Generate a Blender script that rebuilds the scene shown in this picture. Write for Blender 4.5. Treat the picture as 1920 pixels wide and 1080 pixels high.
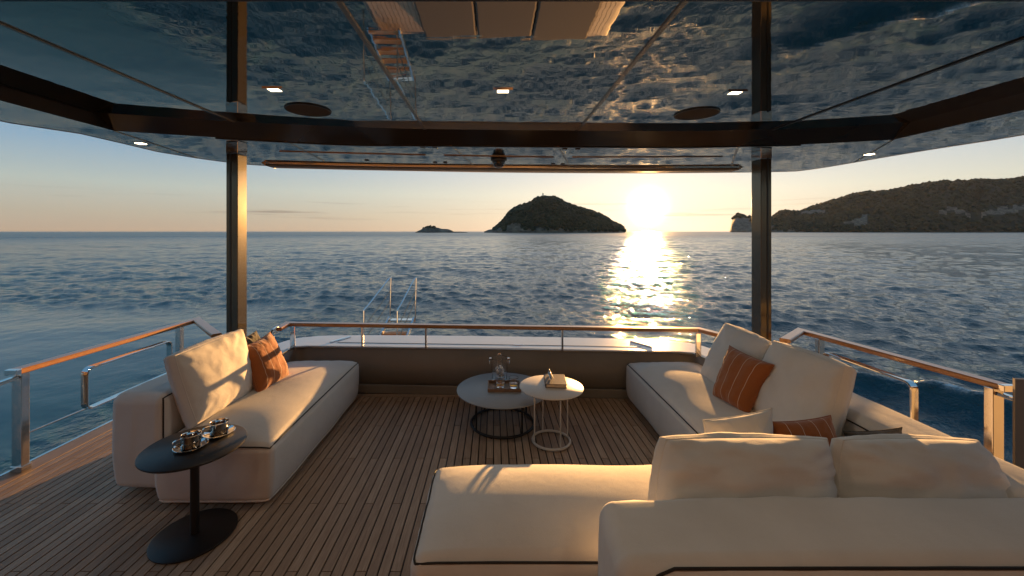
import bpy, bmesh, math, random
import numpy as np
from mathutils import Vector, Matrix, noise

for o in list(bpy.data.objects):
    bpy.data.objects.remove(o)
S = bpy.context.scene
COL = S.collection

# ------------------------------------------------------------------ camera
F = 750.0            # focal length in photo pixels (1920 wide)
PX, PY = 926.0, 434.0  # where the optical axis falls (view camera style rise / shift)
CZ = 1.7             # eye height above the deck
cam = bpy.data.cameras.new('camera')
cam.sensor_width = 36.0
cam.lens = 36.0 * F / 1920.0
cam.shift_x = (960 - PX) / 1920.0
cam.shift_y = -(540 - PY) / 1920.0
cam.clip_start = 0.05
cam.clip_end = 90000
camo = bpy.data.objects.new('camera', cam)
camo.location = (0, 0, CZ)
camo.rotation_euler = (math.radians(90), 0, 0)
COL.objects.link(camo)
S.camera = camo

# ------------------------------------------------------------------ sky, sun, exposure
SUN_AZ = math.radians(21.0)     # to the right of straight aft (+Y)
SUN_EL = math.radians(3.35)
sun_dir = Vector((math.sin(SUN_AZ) * math.cos(SUN_EL), math.cos(SUN_AZ) * math.cos(SUN_EL), math.sin(SUN_EL)))
W = bpy.data.worlds.new('World')
S.world = W
W.use_nodes = True
wn, wl = W.node_tree.nodes, W.node_tree.links
wn.clear()
wout = wn.new('ShaderNodeOutputWorld')
sky = wn.new('ShaderNodeTexSky')
sky.sky_type = 'NISHITA'
sky.sun_disc = False
sky.sun_elevation = SUN_EL
sky.sun_rotation = SUN_AZ
sky.altitude = 0
sky.air_density = 1.0
sky.dust_density = .8
sky.ozone_density = 3.0
bg = wn.new('ShaderNodeBackground')
bg.inputs['Strength'].default_value = 0.15
tc = wn.new('ShaderNodeTexCoord')
def wmath(op, a, b=None, clamp=False):
    n = wn.new('ShaderNodeMath'); n.operation = op; n.use_clamp = clamp
    for i, v in enumerate((a, b)):
        if v is None: continue
        if isinstance(v, (int, float)): n.inputs[i].default_value = v
        else: wl.new(v, n.inputs[i])
    return n.outputs[0]
# thin streaks of cloud low in the sky
sep = wn.new('ShaderNodeSeparateXYZ'); wl.new(tc.outputs['Generated'], sep.inputs[0])
cmap = wn.new('ShaderNodeCombineXYZ')
wl.new(wmath('MULTIPLY', wmath('ARCTAN2', sep.outputs[0], sep.outputs[1]), 3.2), cmap.inputs[0])
wl.new(wmath('MULTIPLY', sep.outputs[2], 85.0), cmap.inputs[1])
cn = wn.new('ShaderNodeTexNoise'); cn.inputs['Scale'].default_value = 1.0; cn.inputs['Detail'].default_value = 5
wl.new(cmap.outputs[0], cn.inputs['Vector'])
cr = wn.new('ShaderNodeMapRange'); cr.interpolation_type = 'SMOOTHSTEP'
cr.inputs[1].default_value = 0.53; cr.inputs[2].default_value = 0.70
wl.new(cn.outputs[0], cr.inputs[0])
band = wn.new('ShaderNodeMapRange'); band.interpolation_type = 'SMOOTHSTEP'
band.inputs[1].default_value = 0.020; band.inputs[2].default_value = 0.040
wl.new(sep.outputs[2], band.inputs[0])
band2 = wn.new('ShaderNodeMapRange'); band2.interpolation_type = 'SMOOTHSTEP'
band2.inputs[1].default_value = 0.085; band2.inputs[2].default_value = 0.05
wl.new(sep.outputs[2], band2.inputs[0])
cfac = wmath('MULTIPLY', wmath('MULTIPLY', cr.outputs[0], band.outputs[0]), wmath('MULTIPLY', band2.outputs[0], 0.95))
cmix = wn.new('ShaderNodeMixRGB'); cmix.blend_type = 'MULTIPLY'
# the physical sky, greyed by moist evening air: a soft veil that is peach low down and blue above
hsv = wn.new('ShaderNodeHueSaturation'); hsv.inputs['Saturation'].default_value = .62
wl.new(sky.outputs[0], hsv.inputs['Color'])
veil = wn.new('ShaderNodeValToRGB')
ve = veil.color_ramp.elements
stops = ((0.0, (1.08, .84, .63)), (.035, (1.04, .95, .76)), (.09, (1.0, 1.16, 1.08)), (.16, (.56, .90, 1.20)), (.30, (.34, .80, 1.20)), (1.0, (.18, .50, 1.0)))
while len(ve) < len(stops): ve.new(.5)
for e_, (p_, c_) in zip(ve, stops): e_.position = p_; e_.color = (*[q_ / 5 for q_ in c_], 1)
wl.new(sep.outputs[2], veil.inputs[0])
vsc = wn.new('ShaderNodeMixRGB'); vsc.blend_type = 'MULTIPLY'; vsc.inputs[0].default_value = 1
wl.new(veil.outputs[0], vsc.inputs[1]); vsc.inputs[2].default_value = (5, 5, 5, 1)
smix = wn.new('ShaderNodeMixRGB'); smix.inputs[0].default_value = .945
wl.new(hsv.outputs[0], smix.inputs[1]); wl.new(vsc.outputs[0], smix.inputs[2])
wl.new(cfac, cmix.inputs[0]); wl.new(smix.outputs[0], cmix.inputs[1]); cmix.inputs[2].default_value = (0.55, 0.52, 0.56, 1)
wl.new(cmix.outputs[0], bg.inputs['Color'])
# glare of the low sun in the moist air
dotn = wn.new('ShaderNodeVectorMath'); dotn.operation = 'DOT_PRODUCT'
nrm = wn.new('ShaderNodeVectorMath'); nrm.operation = 'NORMALIZE'
wl.new(tc.outputs['Generated'], nrm.inputs[0])
wl.new(nrm.outputs[0], dotn.inputs[0]); dotn.inputs[1].default_value = sun_dir
dd = wmath('MAXIMUM', dotn.outputs['Value'], 0.0)
def lobe(power, color, strength):
    b = wn.new('ShaderNodeBackground'); b.inputs['Color'].default_value = (*color, 1)
    wl.new(wmath('MULTIPLY', wmath('POWER', dd, power), strength), b.inputs['Strength'])
    return b
prev = bg
for p, c, s in ((3000, (1, .74, .34), 3.6), (700, (1, .62, .24), .20), (160, (1, .56, .20), .03), (4, (1, .70, .40), .165)):
    b = lobe(p, c, s)
    add = wn.new('ShaderNodeAddShader')
    wl.new(prev.outputs[0], add.inputs[0]); wl.new(b.outputs[0], add.inputs[1])
    prev = add
wl.new(prev.outputs[0], wout.inputs['Surface'])

sl = bpy.data.lights.new('sun', 'SUN')
sl.energy = 5.0
sl.angle = math.radians(0.6)
sl.color = (1.0, 0.51, 0.165)
slo = bpy.data.objects.new('sun', sl)
slo.rotation_euler = sun_dir.to_track_quat('Z', 'Y').to_euler()
slo.location = (20, 50, 20)
COL.objects.link(slo)

S.view_settings.view_transform = 'Standard'
S.view_settings.look = 'None'
S.view_settings.gamma = 1.0
S.view_settings.exposure = 1.55
S.render.engine = 'CYCLES'
S.cycles.use_denoising = True
try:
    S.cycles.denoiser = 'OPENIMAGEDENOISE'
except Exception:
    pass
S.cycles.max_bounces = 14
S.cycles.glossy_bounces = 6
S.cycles.transmission_bounces = 14
S.cycles.sample_clamp_indirect = 6.0
S.cycles.caustics_reflective = False
S.cycles.caustics_refractive = True

# ------------------------------------------------------------------ helpers
def at(x, y, z):
    """point at height z seen at photo pixel x, y (survey of the photograph)"""
    d = (CZ - z) * F / (y - PY)
    return Vector(((x - PX) * d / F, d, z))

def tag(o, label=None, cat=None, group=None, kind=None):
    if label: o['label'] = label
    if cat: o['category'] = cat
    if group: o['group'] = group
    if kind: o['kind'] = kind
    return o

def empty(name, loc, label=None, cat=None, group=None, rz=0.0):
    o = bpy.data.objects.new(name, None)
    o.empty_display_size = 0.1
    o.location = loc
    o.rotation_euler = (0, 0, rz)
    COL.objects.link(o)
    return tag(o, label, cat, group)

def link(name, me, mat=None, parent=None, smooth=True, sharp=35):
    if mat is not None and not me.materials:
        me.materials.append(mat)
    if smooth:
        me.shade_smooth()
        if sharp is not None:
            try: me.set_sharp_from_angle(angle=math.radians(sharp))
            except Exception: pass
    o = bpy.data.objects.new(name, me)
    COL.objects.link(o)
    if parent is not None:
        o.parent = parent          # parents are unrotated unless noted: subtract the location
        o.location = -parent_world(parent)
    return o

def parent_world(p):
    v = Vector((0, 0, 0))
    while p is not None:
        v = v + p.location
        p = p.parent
    return v

def frombm(name, bm, mat, parent=None, smooth=True, sharp=35):
    me = bpy.data.meshes.new(name)
    bmesh.ops.recalc_face_normals(bm, faces=bm.faces)
    bm.to_mesh(me); bm.free()
    return link(name, me, mat, parent, smooth, sharp)

def frompy(name, vs, fs, mat, parent=None, smooth=True, sharp=35, recalc=True):
    me = bpy.data.meshes.new(name)
    me.from_pydata([tuple(v) for v in vs], [], fs)
    if recalc:
        bm = bmesh.new(); bm.from_mesh(me)
        bmesh.ops.recalc_face_normals(bm, faces=bm.faces)
        bm.to_mesh(me); bm.free()
    return link(name, me, mat, parent, smooth, sharp)

def add_box(bm, x0, x1, y0, y1, z0, z1, bev=0.0, seg=2, M=None):
    r = bmesh.ops.create_cube(bm, size=1.0)
    vs = r['verts']
    for v in vs:
        v.co = Vector(((x0 + x1) / 2 + v.co.x * (x1 - x0), (y0 + y1) / 2 + v.co.y * (y1 - y0), (z0 + z1) / 2 + v.co.z * (z1 - z0)))
    if bev > 0:
        es = list({e for v in vs for e in v.link_edges})
        r2 = bmesh.ops.bevel(bm, geom=es, offset=bev, segments=seg, affect='EDGES', profile=0.5)
        vs = list({v for f in r2['faces'] for v in f.verts} | {v for v in vs if v.is_valid})
    if M is not None:
        for v in vs: v.co = M @ v.co

def box(name, x0, x1, y0, y1, z0, z1, mat, parent=None, bev=0.004, seg=2, M=None):
    bm = bmesh.new()
    add_box(bm, x0, x1, y0, y1, z0, z1, bev, seg, M)
    return frombm(name, bm, mat, parent, True, 14)

def fillet(pts, r, n=6):
    """round the inner corners of a polyline"""
    pts = [Vector(p) for p in pts]
    out = [pts[0]]
    for i in range(1, len(pts) - 1):
        a, b, c = pts[i - 1], pts[i], pts[i + 1]
        u, v = (a - b), (c - b)
        rr = min(r, u.length * .49, v.length * .49)
        p0, p1 = b + u.normalized() * rr, b + v.normalized() * rr
        for k in range(n + 1):
            t = k / n
            out.append(p0 * (1 - t) ** 2 + b * 2 * t * (1 - t) + p1 * t * t)
    out.append(pts[-1])
    return out

def sweep_into(bm, path, prof, side=None, closed=False, caps=True):
    """sweep 2-D profile [(a, b)] along path; a runs along `side`, b across it; mitred corners"""
    path = [Vector(p) for p in path]
    n = len(path)
    rings = []
    lastS = None
    for i in range(n):
        if closed:
            t0 = (path[i] - path[i - 1]).normalized(); t1 = (path[(i + 1) % n] - path[i]).normalized()
        else:
            t0 = (path[i] - path[i - 1]).normalized() if i else None
            t1 = (path[i + 1] - path[i]).normalized() if i < n - 1 else None
            t0 = t0 or t1; t1 = t1 or t0
        t = (t0 + t1).normalized()
        if side is not None:
            s = Vector(side)
            s = s - t * s.dot(t)
            if s.length < 1e-5: s = lastS - t * lastS.dot(t)
        elif lastS is None:
            s = t.orthogonal()
        else:
            s = lastS - t * lastS.dot(t)
        s.normalize(); lastS = s
        w = t.cross(s).normalized()
        # mitre: stretch in the plane of the bend
        dev = (t1 - t0)
        k = 1.0
        if dev.length > 1e-4:
            c = max(0.35, t.dot(t0)); k = 1.0 / c; dv = dev.normalized()
        ring = []
        for a, b in prof:
            off = s * a + w * b
            if k > 1.001:
                comp = off.dot(dv); off = off + dv * comp * (k - 1)
            ring.append(bm.verts.new(path[i] + off))
        rings.append(ring)
    m = len(prof)
    for i in range(n if closed else n - 1):
        A, B = rings[i], rings[(i + 1) % n]
        for j in range(m):
            bm.faces.new((A[j], A[(j + 1) % m], B[(j + 1) % m], B[j]))
    if caps and not closed:
        bm.faces.new(rings[0][::-1]); bm.faces.new(rings[-1])

def circ(r, n=10):
    return [(r * math.cos(2 * math.pi * i / n), r * math.sin(2 * math.pi * i / n)) for i in range(n)]

def rect(w, h, b=0.004):
    a, c = w / 2, h / 2
    b = min(b, a * .8, c * .8)
    return [(-a + b, -c), (a - b, -c), (a, -c + b), (a, c - b), (a - b, c), (-a + b, c), (-a, c - b), (-a, -c + b)]

def tube(name, path, r, mat, parent=None, closed=False, n=10):
    bm = bmesh.new(); sweep_into(bm, path, circ(r, n), closed=closed)
    return frombm(name, bm, mat, parent, sharp=50)

def bar(name, path, w, h, mat, parent=None, side=(0, 0, 1), bev=0.004, closed=False):
    bm = bmesh.new(); sweep_into(bm, path, rect(w, h, bev), side=side, closed=closed)
    return frombm(name, bm, mat, parent, sharp=30)

def lathe(name, prof, mat, parent=None, n=48, loc=(0, 0, 0), sharp=40):
    """prof: list of (r, z); r = 0 closes"""
    bm = bmesh.new(); rings = []
    L = Vector(loc)
    for r, z in prof:
        if r < 1e-6:
            rings.append([bm.verts.new(L + Vector((0, 0, z)))])
        else:
            rings.append([bm.verts.new(L + Vector((r * math.cos(2 * math.pi * i / n), r * math.sin(2 * math.pi * i / n), z))) for i in range(n)])
    for A, B in zip(rings, rings[1:]):
        for i in range(n):
            j = (i + 1) % n
            if len(A) == 1 and len(B) == 1: continue
            if len(A) == 1: bm.faces.new((A[0], B[j], B[i]))
            elif len(B) == 1: bm.faces.new((A[i], A[j], B[0]))
            else: bm.faces.new((A[i], A[j], B[j], B[i]))
    return frombm(name, bm, mat, parent, sharp=sharp)

# ------------------------------------------------------------------ materials
MATS = {}
def mat(name, base, rough=0.5, metal=0.0, **kw):
    m = bpy.data.materials.new(name); m.use_nodes = True
    b = m.node_tree.nodes['Principled BSDF']
    b.inputs['Base Color'].default_value = (*base, 1)
    b.inputs['Roughness'].default_value = rough
    b.inputs['Metallic'].default_value = metal
    for k, v in kw.items():
        b.inputs[k.replace('_', ' ')].default_value = v
    MATS[name] = m
    return m, m.node_tree.nodes, m.node_tree.links, b

def coords(N, L, scale=(1, 1, 1), kind='Object', rot=(0, 0, 0)):
    t = N.new('ShaderNodeTexCoord'); mp = N.new('ShaderNodeMapping')
    mp.inputs['Scale'].default_value = scale
    mp.inputs['Rotation'].default_value = rot
    L.new(t.outputs[kind], mp.inputs[0])
    return mp.outputs[0]

def noise_tex(N, L, vec, scale, detail=4, rough=.55, dist=0):
    n = N.new('ShaderNodeTexNoise')
    n.inputs['Scale'].default_value = scale; n.inputs['Detail'].default_value = detail
    n.inputs['Roughness'].default_value = rough; n.inputs['Distortion'].default_value = dist
    if vec is not None: L.new(vec, n.inputs['Vector'])
    return n.outputs['Fac']

def ramp(N, L, fac, stops):
    r = N.new('ShaderNodeValToRGB')
    e = r.color_ramp.elements
    while len(e) < len(stops): e.new(.5)
    for i, (p, c) in enumerate(stops):
        e[i].position = p; e[i].color = (*c, 1) if len(c) == 3 else c
    L.new(fac, r.inputs[0])
    return r.outputs[0]

def bump(N, L, b, h, strength=.2, dist=.01, prev=None):
    n = N.new('ShaderNodeBump'); n.inputs['Strength'].default_value = strength; n.inputs['Distance'].default_value = dist
    L.new(h, n.inputs['Height'])
    if prev is not None: L.new(prev, n.inputs['Normal'])
    if b is not None: L.new(n.outputs[0], b.inputs['Normal'])
    return n.outputs[0]

def worldpos(N, L, scale=(1, 1, 1)):
    g = N.new('ShaderNodeNewGeometry'); mp = N.new('ShaderNodeMapping'); mp.inputs['Scale'].default_value = scale
    L.new(g.outputs['Position'], mp.inputs[0])
    return mp.outputs[0]

def fabric(name, c0, c1, weave=900, strength=.25, rough=.9, sheen=.25, fold=.5):
    m, N, L, b = mat(name, c0, rough, 0, Sheen_Weight=sheen, Sheen_Roughness=.5)
    v = worldpos(N, L)
    f1 = noise_tex(N, L, v, 3.2, 5, .6)
    f2 = noise_tex(N, L, v, weave, 2, .7)
    mx = N.new('ShaderNodeMath'); mx.operation = 'MULTIPLY_ADD'; L.new(f2, mx.inputs[0]); mx.inputs[1].default_value = .5; L.new(f1, mx.inputs[2])
    L.new(ramp(N, L, mx.outputs[0], [(.45, c0), (1.0, c1)]), b.inputs['Base Color'])
    p = bump(N, L, None, noise_tex(N, L, v, 16, 3, .55, .6), fold, .006)
    p = bump(N, L, None, noise_tex(N, L, v, 210, 3, .75), .30, .0022, p)
    bump(N, L, b, f2, strength, .002, p)
    return m

M_white = fabric('white_canvas', (.62, .59, .555), (.74, .71, .675), fold=.20, sheen=.12)
M_white2 = fabric('white_cushion_cloth', (.62, .59, .555), (.74, .71, .675), fold=.32, sheen=.12)
M_dark = fabric('olive_cloth', (.030, .026, .018), (.05, .042, .03))
mat('piping_black', (.012, .010, .009), .7)
M_pipe = MATS['piping_black']
mat('piping_white', (.72, .66, .58), .8)

def striped(name):
    m, N, L, b = mat(name, (.4, .13, .04), .9, 0, Sheen_Weight=.3)
    uv = N.new('ShaderNodeUVMap'); sp = N.new('ShaderNodeSeparateXYZ'); L.new(uv.outputs[0], sp.inputs[0])
    v = worldpos(N, L)
    base = ramp(N, L, noise_tex(N, L, v, 500, 3, .7), [(.3, (.26, .072, .014)), (.75, (.40, .125, .026))])
    tot = None
    for u0 in (.17, .38, .60, .82):
        s = N.new('ShaderNodeMath'); s.operation = 'SUBTRACT'; L.new(sp.outputs[0], s.inputs[0]); s.inputs[1].default_value = u0
        a = N.new('ShaderNodeMath'); a.operation = 'ABSOLUTE'; L.new(s.outputs[0], a.inputs[0])
        c = N.new('ShaderNodeMath'); c.operation = 'LESS_THAN'; L.new(a.outputs[0], c.inputs[0]); c.inputs[1].default_value = .0036
        if tot is None: tot = c.outputs[0]
        else:
            d = N.new('ShaderNodeMath'); d.operation = 'MAXIMUM'; L.new(tot, d.inputs[0]); L.new(c.outputs[0], d.inputs[1]); tot = d.outputs[0]
    mx = N.new('ShaderNodeMixRGB'); L.new(tot, mx.inputs[0]); L.new(base, mx.inputs[1]); mx.inputs[2].default_value = (.70, .58, .46, 1)
    L.new(mx.outputs[0], b.inputs['Base Color'])
    p = bump(N, L, None, noise_tex(N, L, v, 18, 3, .5, .5), .5, .006)
    bump(N, L, b, noise_tex(N, L, v, 700, 2, .6), .3, .002, p)
    return m
M_orange = striped('rust_striped_cloth')

# teak deck planks
m, N, L, b = mat('deck_teak', (.2, .12, .07), .62)
v = worldpos(N, L, (26, 1.3, 8))
oi = N.new('ShaderNodeObjectInfo')
g1 = noise_tex(N, L, v, 5.0, 6, .65, .4)
vw = worldpos(N, L)
g2 = noise_tex(N, L, vw, 2.3, 4, .6)
mixf = N.new('ShaderNodeMath'); mixf.operation = 'MULTIPLY_ADD'; L.new(oi.outputs['Random'], mixf.inputs[0]); mixf.inputs[1].default_value = .30; L.new(g1, mixf.inputs[2])
mixg = N.new('ShaderNodeMath'); mixg.operation = 'MULTIPLY_ADD'; L.new(g2, mixg.inputs[0]); mixg.inputs[1].default_value = .3; L.new(mixf.outputs[0], mixg.inputs[2])
L.new(ramp(N, L, mixg.outputs[0], [(.38, (.185, .120, .078)), (.75, (.34, .232, .158)), (1.0, (.46, .335, .24))]), b.inputs['Base Color'])
bump(N, L, b, g1, .25, .002)
M_teak = m
mat('caulking', (.010, .009, .009), .55)

# varnished rail teak
m, N, L, b = mat('rail_teak', (.36, .14, .045), .34, 0, Coat_Weight=.5, Coat_Roughness=.08)
v = worldpos(N, L, (9, 3, 9))
g1 = noise_tex(N, L, v, 14, 5, .6, 1.2)
L.new(ramp(N, L, g1, [(.3, (.26, .115, .040)), (.7, (.42, .205, .080))]), b.inputs['Base Color'])
bump(N, L, b, g1, .12, .001)
M_rail = m

mat('chrome', (.74, .73, .71), .07, 1.0); M_chrome = MATS['chrome']
m, N, L, b = mat('polished_steel', (.66, .64, .62), .12, 1.0)
L.new(ramp(N, L, noise_tex(N, L, worldpos(N, L), 40, 4), [(.3, (.08, .08, .08)), (.8, (.2, .2, .2))]), b.inputs['Roughness'])
M_steel = m
m, N, L, b = mat('bronze_lacquer', (.075, .062, .042), .16, .5, Coat_Weight=.4, Coat_Roughness=.06)
bump(N, L, b, noise_tex(N, L, worldpos(N, L), 3.5, 2, .5), .035, .02)
M_bronze = m
m, N, L, b = mat('beam_lacquer', (.030, .022, .014), .16, .0, Specular_IOR_Level=.6)
bump(N, L, b, noise_tex(N, L, worldpos(N, L), 3.5, 2, .5), .03, .02)
M_beam = m
m, N, L, b = mat('ceiling_lacquer', (.58, .52, .445), .01, 1.0)
v = worldpos(N, L, (.55, 1.5, 1))
h1 = noise_tex(N, L, v, 2.2, 3, .5, .3)
bump(N, L, b, h1, .10, .012)
L.new(ramp(N, L, noise_tex(N, L, worldpos(N, L), 1.2, 5), [(.3, (.012, .012, .012)), (.8, (.03, .03, .03))]), b.inputs['Roughness'])
M_ceil = m
mat('soffit_grey', (.10, .092, .085), .38, .2); M_soffit = MATS['soffit_grey']
mat('seam_metal', (.34, .27, .20), .25, 1.0); M_seam = MATS['seam_metal']
mat('dark_trim', (.012, .011, .010), .3); M_trim = MATS['dark_trim']
m, N, L, b = mat('bulwark_brown', (.10, .074, .048), .5, .0)
L.new(ramp(N, L, noise_tex(N, L, worldpos(N, L), 1.6, 6), [(.3, (.165, .148, .125)), (.75, (.23, .205, .175))]), b.inputs['Base Color'])
bump(N, L, b, noise_tex(N, L, worldpos(N, L), 400, 3), .06, .002)
M_brown = m
m, N, L, b = mat('gelcoat_white', (.72, .74, .76), .22, 0, Coat_Weight=.4, Coat_Roughness=.05)
L.new(ramp(N, L, noise_tex(N, L, worldpos(N, L), 2, 6), [(.3, (.62, .64, .66)), (.8, (.75, .77, .79))]), b.inputs['Base Color'])
M_gel = m
mat('cap_edge', (.30, .28, .25), .3, .7)
mat('table_black', (.012, .011, .011), .42); M_tblack = MATS['table_black']
m, N, L, b = mat('table_grey', (.32, .35, .38), .45)
bump(N, L, b, noise_tex(N, L, worldpos(N, L), 300, 3), .1, .001)
M_tgrey = m
m, N, L, b = mat('table_white', (.62, .58, .53), .42)
M_twhite = m
m, N, L, b = mat('tray_leather', (.20, .13, .085), .5)
bump(N, L, b, noise_tex(N, L, worldpos(N, L), 220, 3), .2, .001)
M_tray = m
m, N, L, b = mat('book_leather', (.055, .034, .02), .5)
bump(N, L, b, noise_tex(N, L, worldpos(N, L), 160, 4), .3, .002)
M_book = m
m, N, L, b = mat('book_pages', (.62, .5, .36), .85)
bump(N, L, b, noise_tex(N, L, worldpos(N, L, (1, 1, 60)), 40, 2), .4, .001)
M_pages = m
mat('glass', (1, 1, 1), .015, 0, Transmission_Weight=1.0, IOR=1.47); M_glass = MATS['glass']
mat('ice', (.90, .93, .96), .2, 0, Transmission_Weight=.55, IOR=1.31); M_ice = MATS['ice']
mat('whisky', (.85, .38, .07), .02, 0, Transmission_Weight=1.0, IOR=1.36); M_whisky = MATS['whisky']
mat('lens_dark', (.02, .018, .03), .05, 0, Coat_Weight=1.0); M_lens = MATS['lens_dark']
m, N, L, b = mat('lamp_glow', (1, .85, .6), .4)
b.inputs['Emission Color'].default_value = (1, .80, .50, 1); b.inputs['Emission Strength'].default_value = 3.0
M_lamp = m
m, N, L, b = mat('cabin_wall', (.10, .052, .020), .45)
M_cabin = m
mat('cabin_glass', (.02, .02, .022), .04, 0, Specular_IOR_Level=.8)

# ------------------------------------------------------------------ sea
SEA = -2.9
rng = np.random.default_rng(7)
def build_sea():
    # one sheet out to the horizon; finer rings near the boat, wave field fixed in world space
    r = [1.2]
    while r[-1] < 40000:
        q = r[-1]
        r.append(q * (1 + (0.0047 if q < 260 else 0.0047 + .05 * min(1, (q - 260) / 3000.)) if q > 5 else 1.03))
    r = np.array(r)
    fine = np.linspace(-1.16, 1.16, 760)
    coarse = np.linspace(1.16, 2 * math.pi - 1.16, 70)[1:-1]
    th = np.concatenate([fine, coarse])
    R, T = np.meshgrid(r, th, indexing='ij')
    X = (R * np.sin(T)).astype(np.float64); Y = (R * np.cos(T)).astype(np.float64)
    dr = np.gradient(r)[:, None] * np.ones_like(T)
    dth = np.where(np.abs(np.where(T > math.pi, T - 2 * math.pi, T)) <= 1.17, .0031, .06) * R
    res = np.maximum(dr, dth)
    # calm, slick water of the wake alongside to port
    def sm(a, b, x):
        t = np.clip((x - a) / (b - a), 0, 1); return t * t * (3 - 2 * t)
    wob = 2.2 * np.sin(Y * .21 + 1.0) + 1.3 * np.sin(Y * .47)
    edge = -6.5 - .10 * Y + wob * .35
    calm = sm(0, 3.5, edge - X) * (1 - sm(15, 30, Y + wob * 1.2)) * (1 - sm(55, 90, -X))
    wake = (1 - sm(5.0, 8.5, np.abs(X - .5) - .12 * Y + wob * .3)) * (1 - sm(13, 22, Y + wob)) * .5
    calm = np.maximum(calm, wake)
    Z = np.zeros_like(X); DX = np.zeros_like(X); DY = np.zeros_like(X)
    wind = math.radians(200)     # direction the waves run to
    nW = 84
    lam = np.exp(np.linspace(math.log(.34), math.log(26.0), nW))
    for i, l in enumerate(lam):
        l = l * rng.uniform(.93, 1.07)
        k = 2 * math.pi / l
        spread = .95 if l < 3 else .55
        a = wind + rng.normal(0, spread)
        steep = .030 * (1.0 if l < 1.1 else (1.1 / l) ** .72)
        A = steep * l / (2 * math.pi) * 2.0
        ph = rng.uniform(0, 2 * math.pi)
        kx, ky = math.sin(a) * k, math.cos(a) * k
        fade = sm(2.6, 5.0, l / res) * (1 - calm * (.94 if l < 4 else .75))
        p = kx * X + ky * Y + ph
        # slow groups make the chop patchy
        grp = .75 + .45 * np.sin(X * kx * .11 - Y * ky * .07 + ph * 3) 
        w = A * fade * grp
        Z += w * np.cos(p)
        s = w * np.sin(p) * .85
        DX -= s * math.sin(a); DY -= s * math.cos(a)
    foam = np.zeros_like(X)
    # the boat's own wake to starboard: a curling wave running away from the hull
    along = Y
    xc = 11.9 - .45 * (along - 11.3) + .30 * np.sin(along * .8) + .10 * np.sin(along * 2.3)
    d = X - xc
    prof = np.where(d < 0, np.exp(-(d / .50) ** 2), np.exp(-(d / 1.4) ** 2))
    env = sm(6.5, 9.5, along) * (1 - sm(12.6, 15.5, along)) * (.8 + .2 * np.sin(along * 1.9 + .5)) * (X > 4)
    Z += .46 * prof * env - .14 * np.exp(-((d + 1.5) / .8) ** 2) * env
    xc2 = xc + 3.0 + .1 * along
    Z += .22 * np.exp(-((X - xc2) / .8) ** 2) * env
    nz = .5 + .5 * np.sin(X * 9.1 + 3 * np.sin(Y * 4.3)) * np.sin(Y * 7.7 + 2 * np.sin(X * 5.1))
    foam += np.clip(np.exp(-((d - .02) / .13) ** 2) * env * (.55 + .75 * nz) * (.35 + .65 * (np.sin(along * 1.15 + 1.2) > -.1)), 0, 1)
    # curvature of the earth pulls the horizon to its place
    V = np.stack([X + DX, Y + DY, Z + SEA], -1).reshape(-1, 3)
    n0, n1 = X.shape
    idx = np.arange(n0 * n1).reshape(n0, n1)
    a = idx[:-1, :]; b = idx[1:, :]
    a2 = np.roll(a, -1, 1); b2 = np.roll(b, -1, 1)
    faces = np.stack([a, b, b2, a2], -1).reshape(-1, 4)
    me = bpy.data.meshes.new('sea')
    nv, nf = len(V), len(faces)
    me.vertices.add(nv); me.vertices.foreach_set('co', V.astype(np.float32).ravel())
    me.loops.add(nf * 4); me.loops.foreach_set('vertex_index', faces[:, ::-1].astype(np.int32).ravel())
    me.polygons.add(nf); me.polygons.foreach_set('loop_start', np.arange(0, nf * 4, 4, dtype=np.int32))
    me.polygons.foreach_set('loop_total', np.full(nf, 4, dtype=np.int32))
    for nm, arr in (('calm', calm), ('foam', foam)):
        at_ = me.attributes.new(nm, 'FLOAT', 'POINT'); at_.data.foreach_set('value', arr.astype(np.float32).ravel())
    me.update(); me.validate()
    return me

m, N, L, b = mat('sea_water', (.006, .028, .042), .045, 0, IOR=1.333, Specular_IOR_Level=.5)
ca = N.new('ShaderNodeAttribute'); ca.attribute_name = 'calm'
fo = N.new('ShaderNodeAttribute'); fo.attribute_name = 'foam'
inv = N.new('ShaderNodeMath'); inv.operation = 'MULTIPLY_ADD'; L.new(ca.outputs['Fac'], inv.inputs[0]); inv.inputs[1].default_value = -.93; inv.inputs[2].default_value = 1.0
vw = worldpos(N, L, (1, .62, 1))
prevn = None
for sc_, dist, dt in ((.5, .06, 4), (1.6, .13, 4), (5.0, .095, 4), (17.0, .022, 3)):
    h = noise_tex(N, L, vw, sc_, dt, .6, .25)
    bn = N.new('ShaderNodeBump'); bn.inputs['Distance'].default_value = dist
    st = N.new('ShaderNodeMath'); st.operation = 'MULTIPLY'; L.new(inv.outputs[0], st.inputs[0]); st.inputs[1].default_value = 1.0
    L.new(st.outputs[0], bn.inputs['Strength']); L.new(h, bn.inputs['Height'])
    if prevn is not None: L.new(prevn, bn.inputs['Normal'])
    prevn = bn.outputs[0]
L.new(prevn, b.inputs['Normal'])
fm = N.new('ShaderNodeMath'); fm.operation = 'MULTIPLY'
L.new(fo.outputs['Fac'], fm.inputs[0]); 
fn = ramp(N, L, noise_tex(N, L, worldpos(N, L), 7, 5, .7), [(.42, (0, 0, 0)), (.62, (1, 1, 1))])
L.new(fn, fm.inputs[1])
cx = N.new('ShaderNodeMixRGB'); L.new(fm.outputs[0], cx.inputs[0]); cx.inputs[1].default_value = (.008, .046, .060, 1); cx.inputs[2].default_value = (.62, .66, .66, 1)
L.new(cx.outputs[0], b.inputs['Base Color'])
rx = N.new('ShaderNodeMath'); rx.operation = 'MULTIPLY_ADD'; L.new(fm.outputs[0], rx.inputs[0]); rx.inputs[1].default_value = .6
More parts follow.
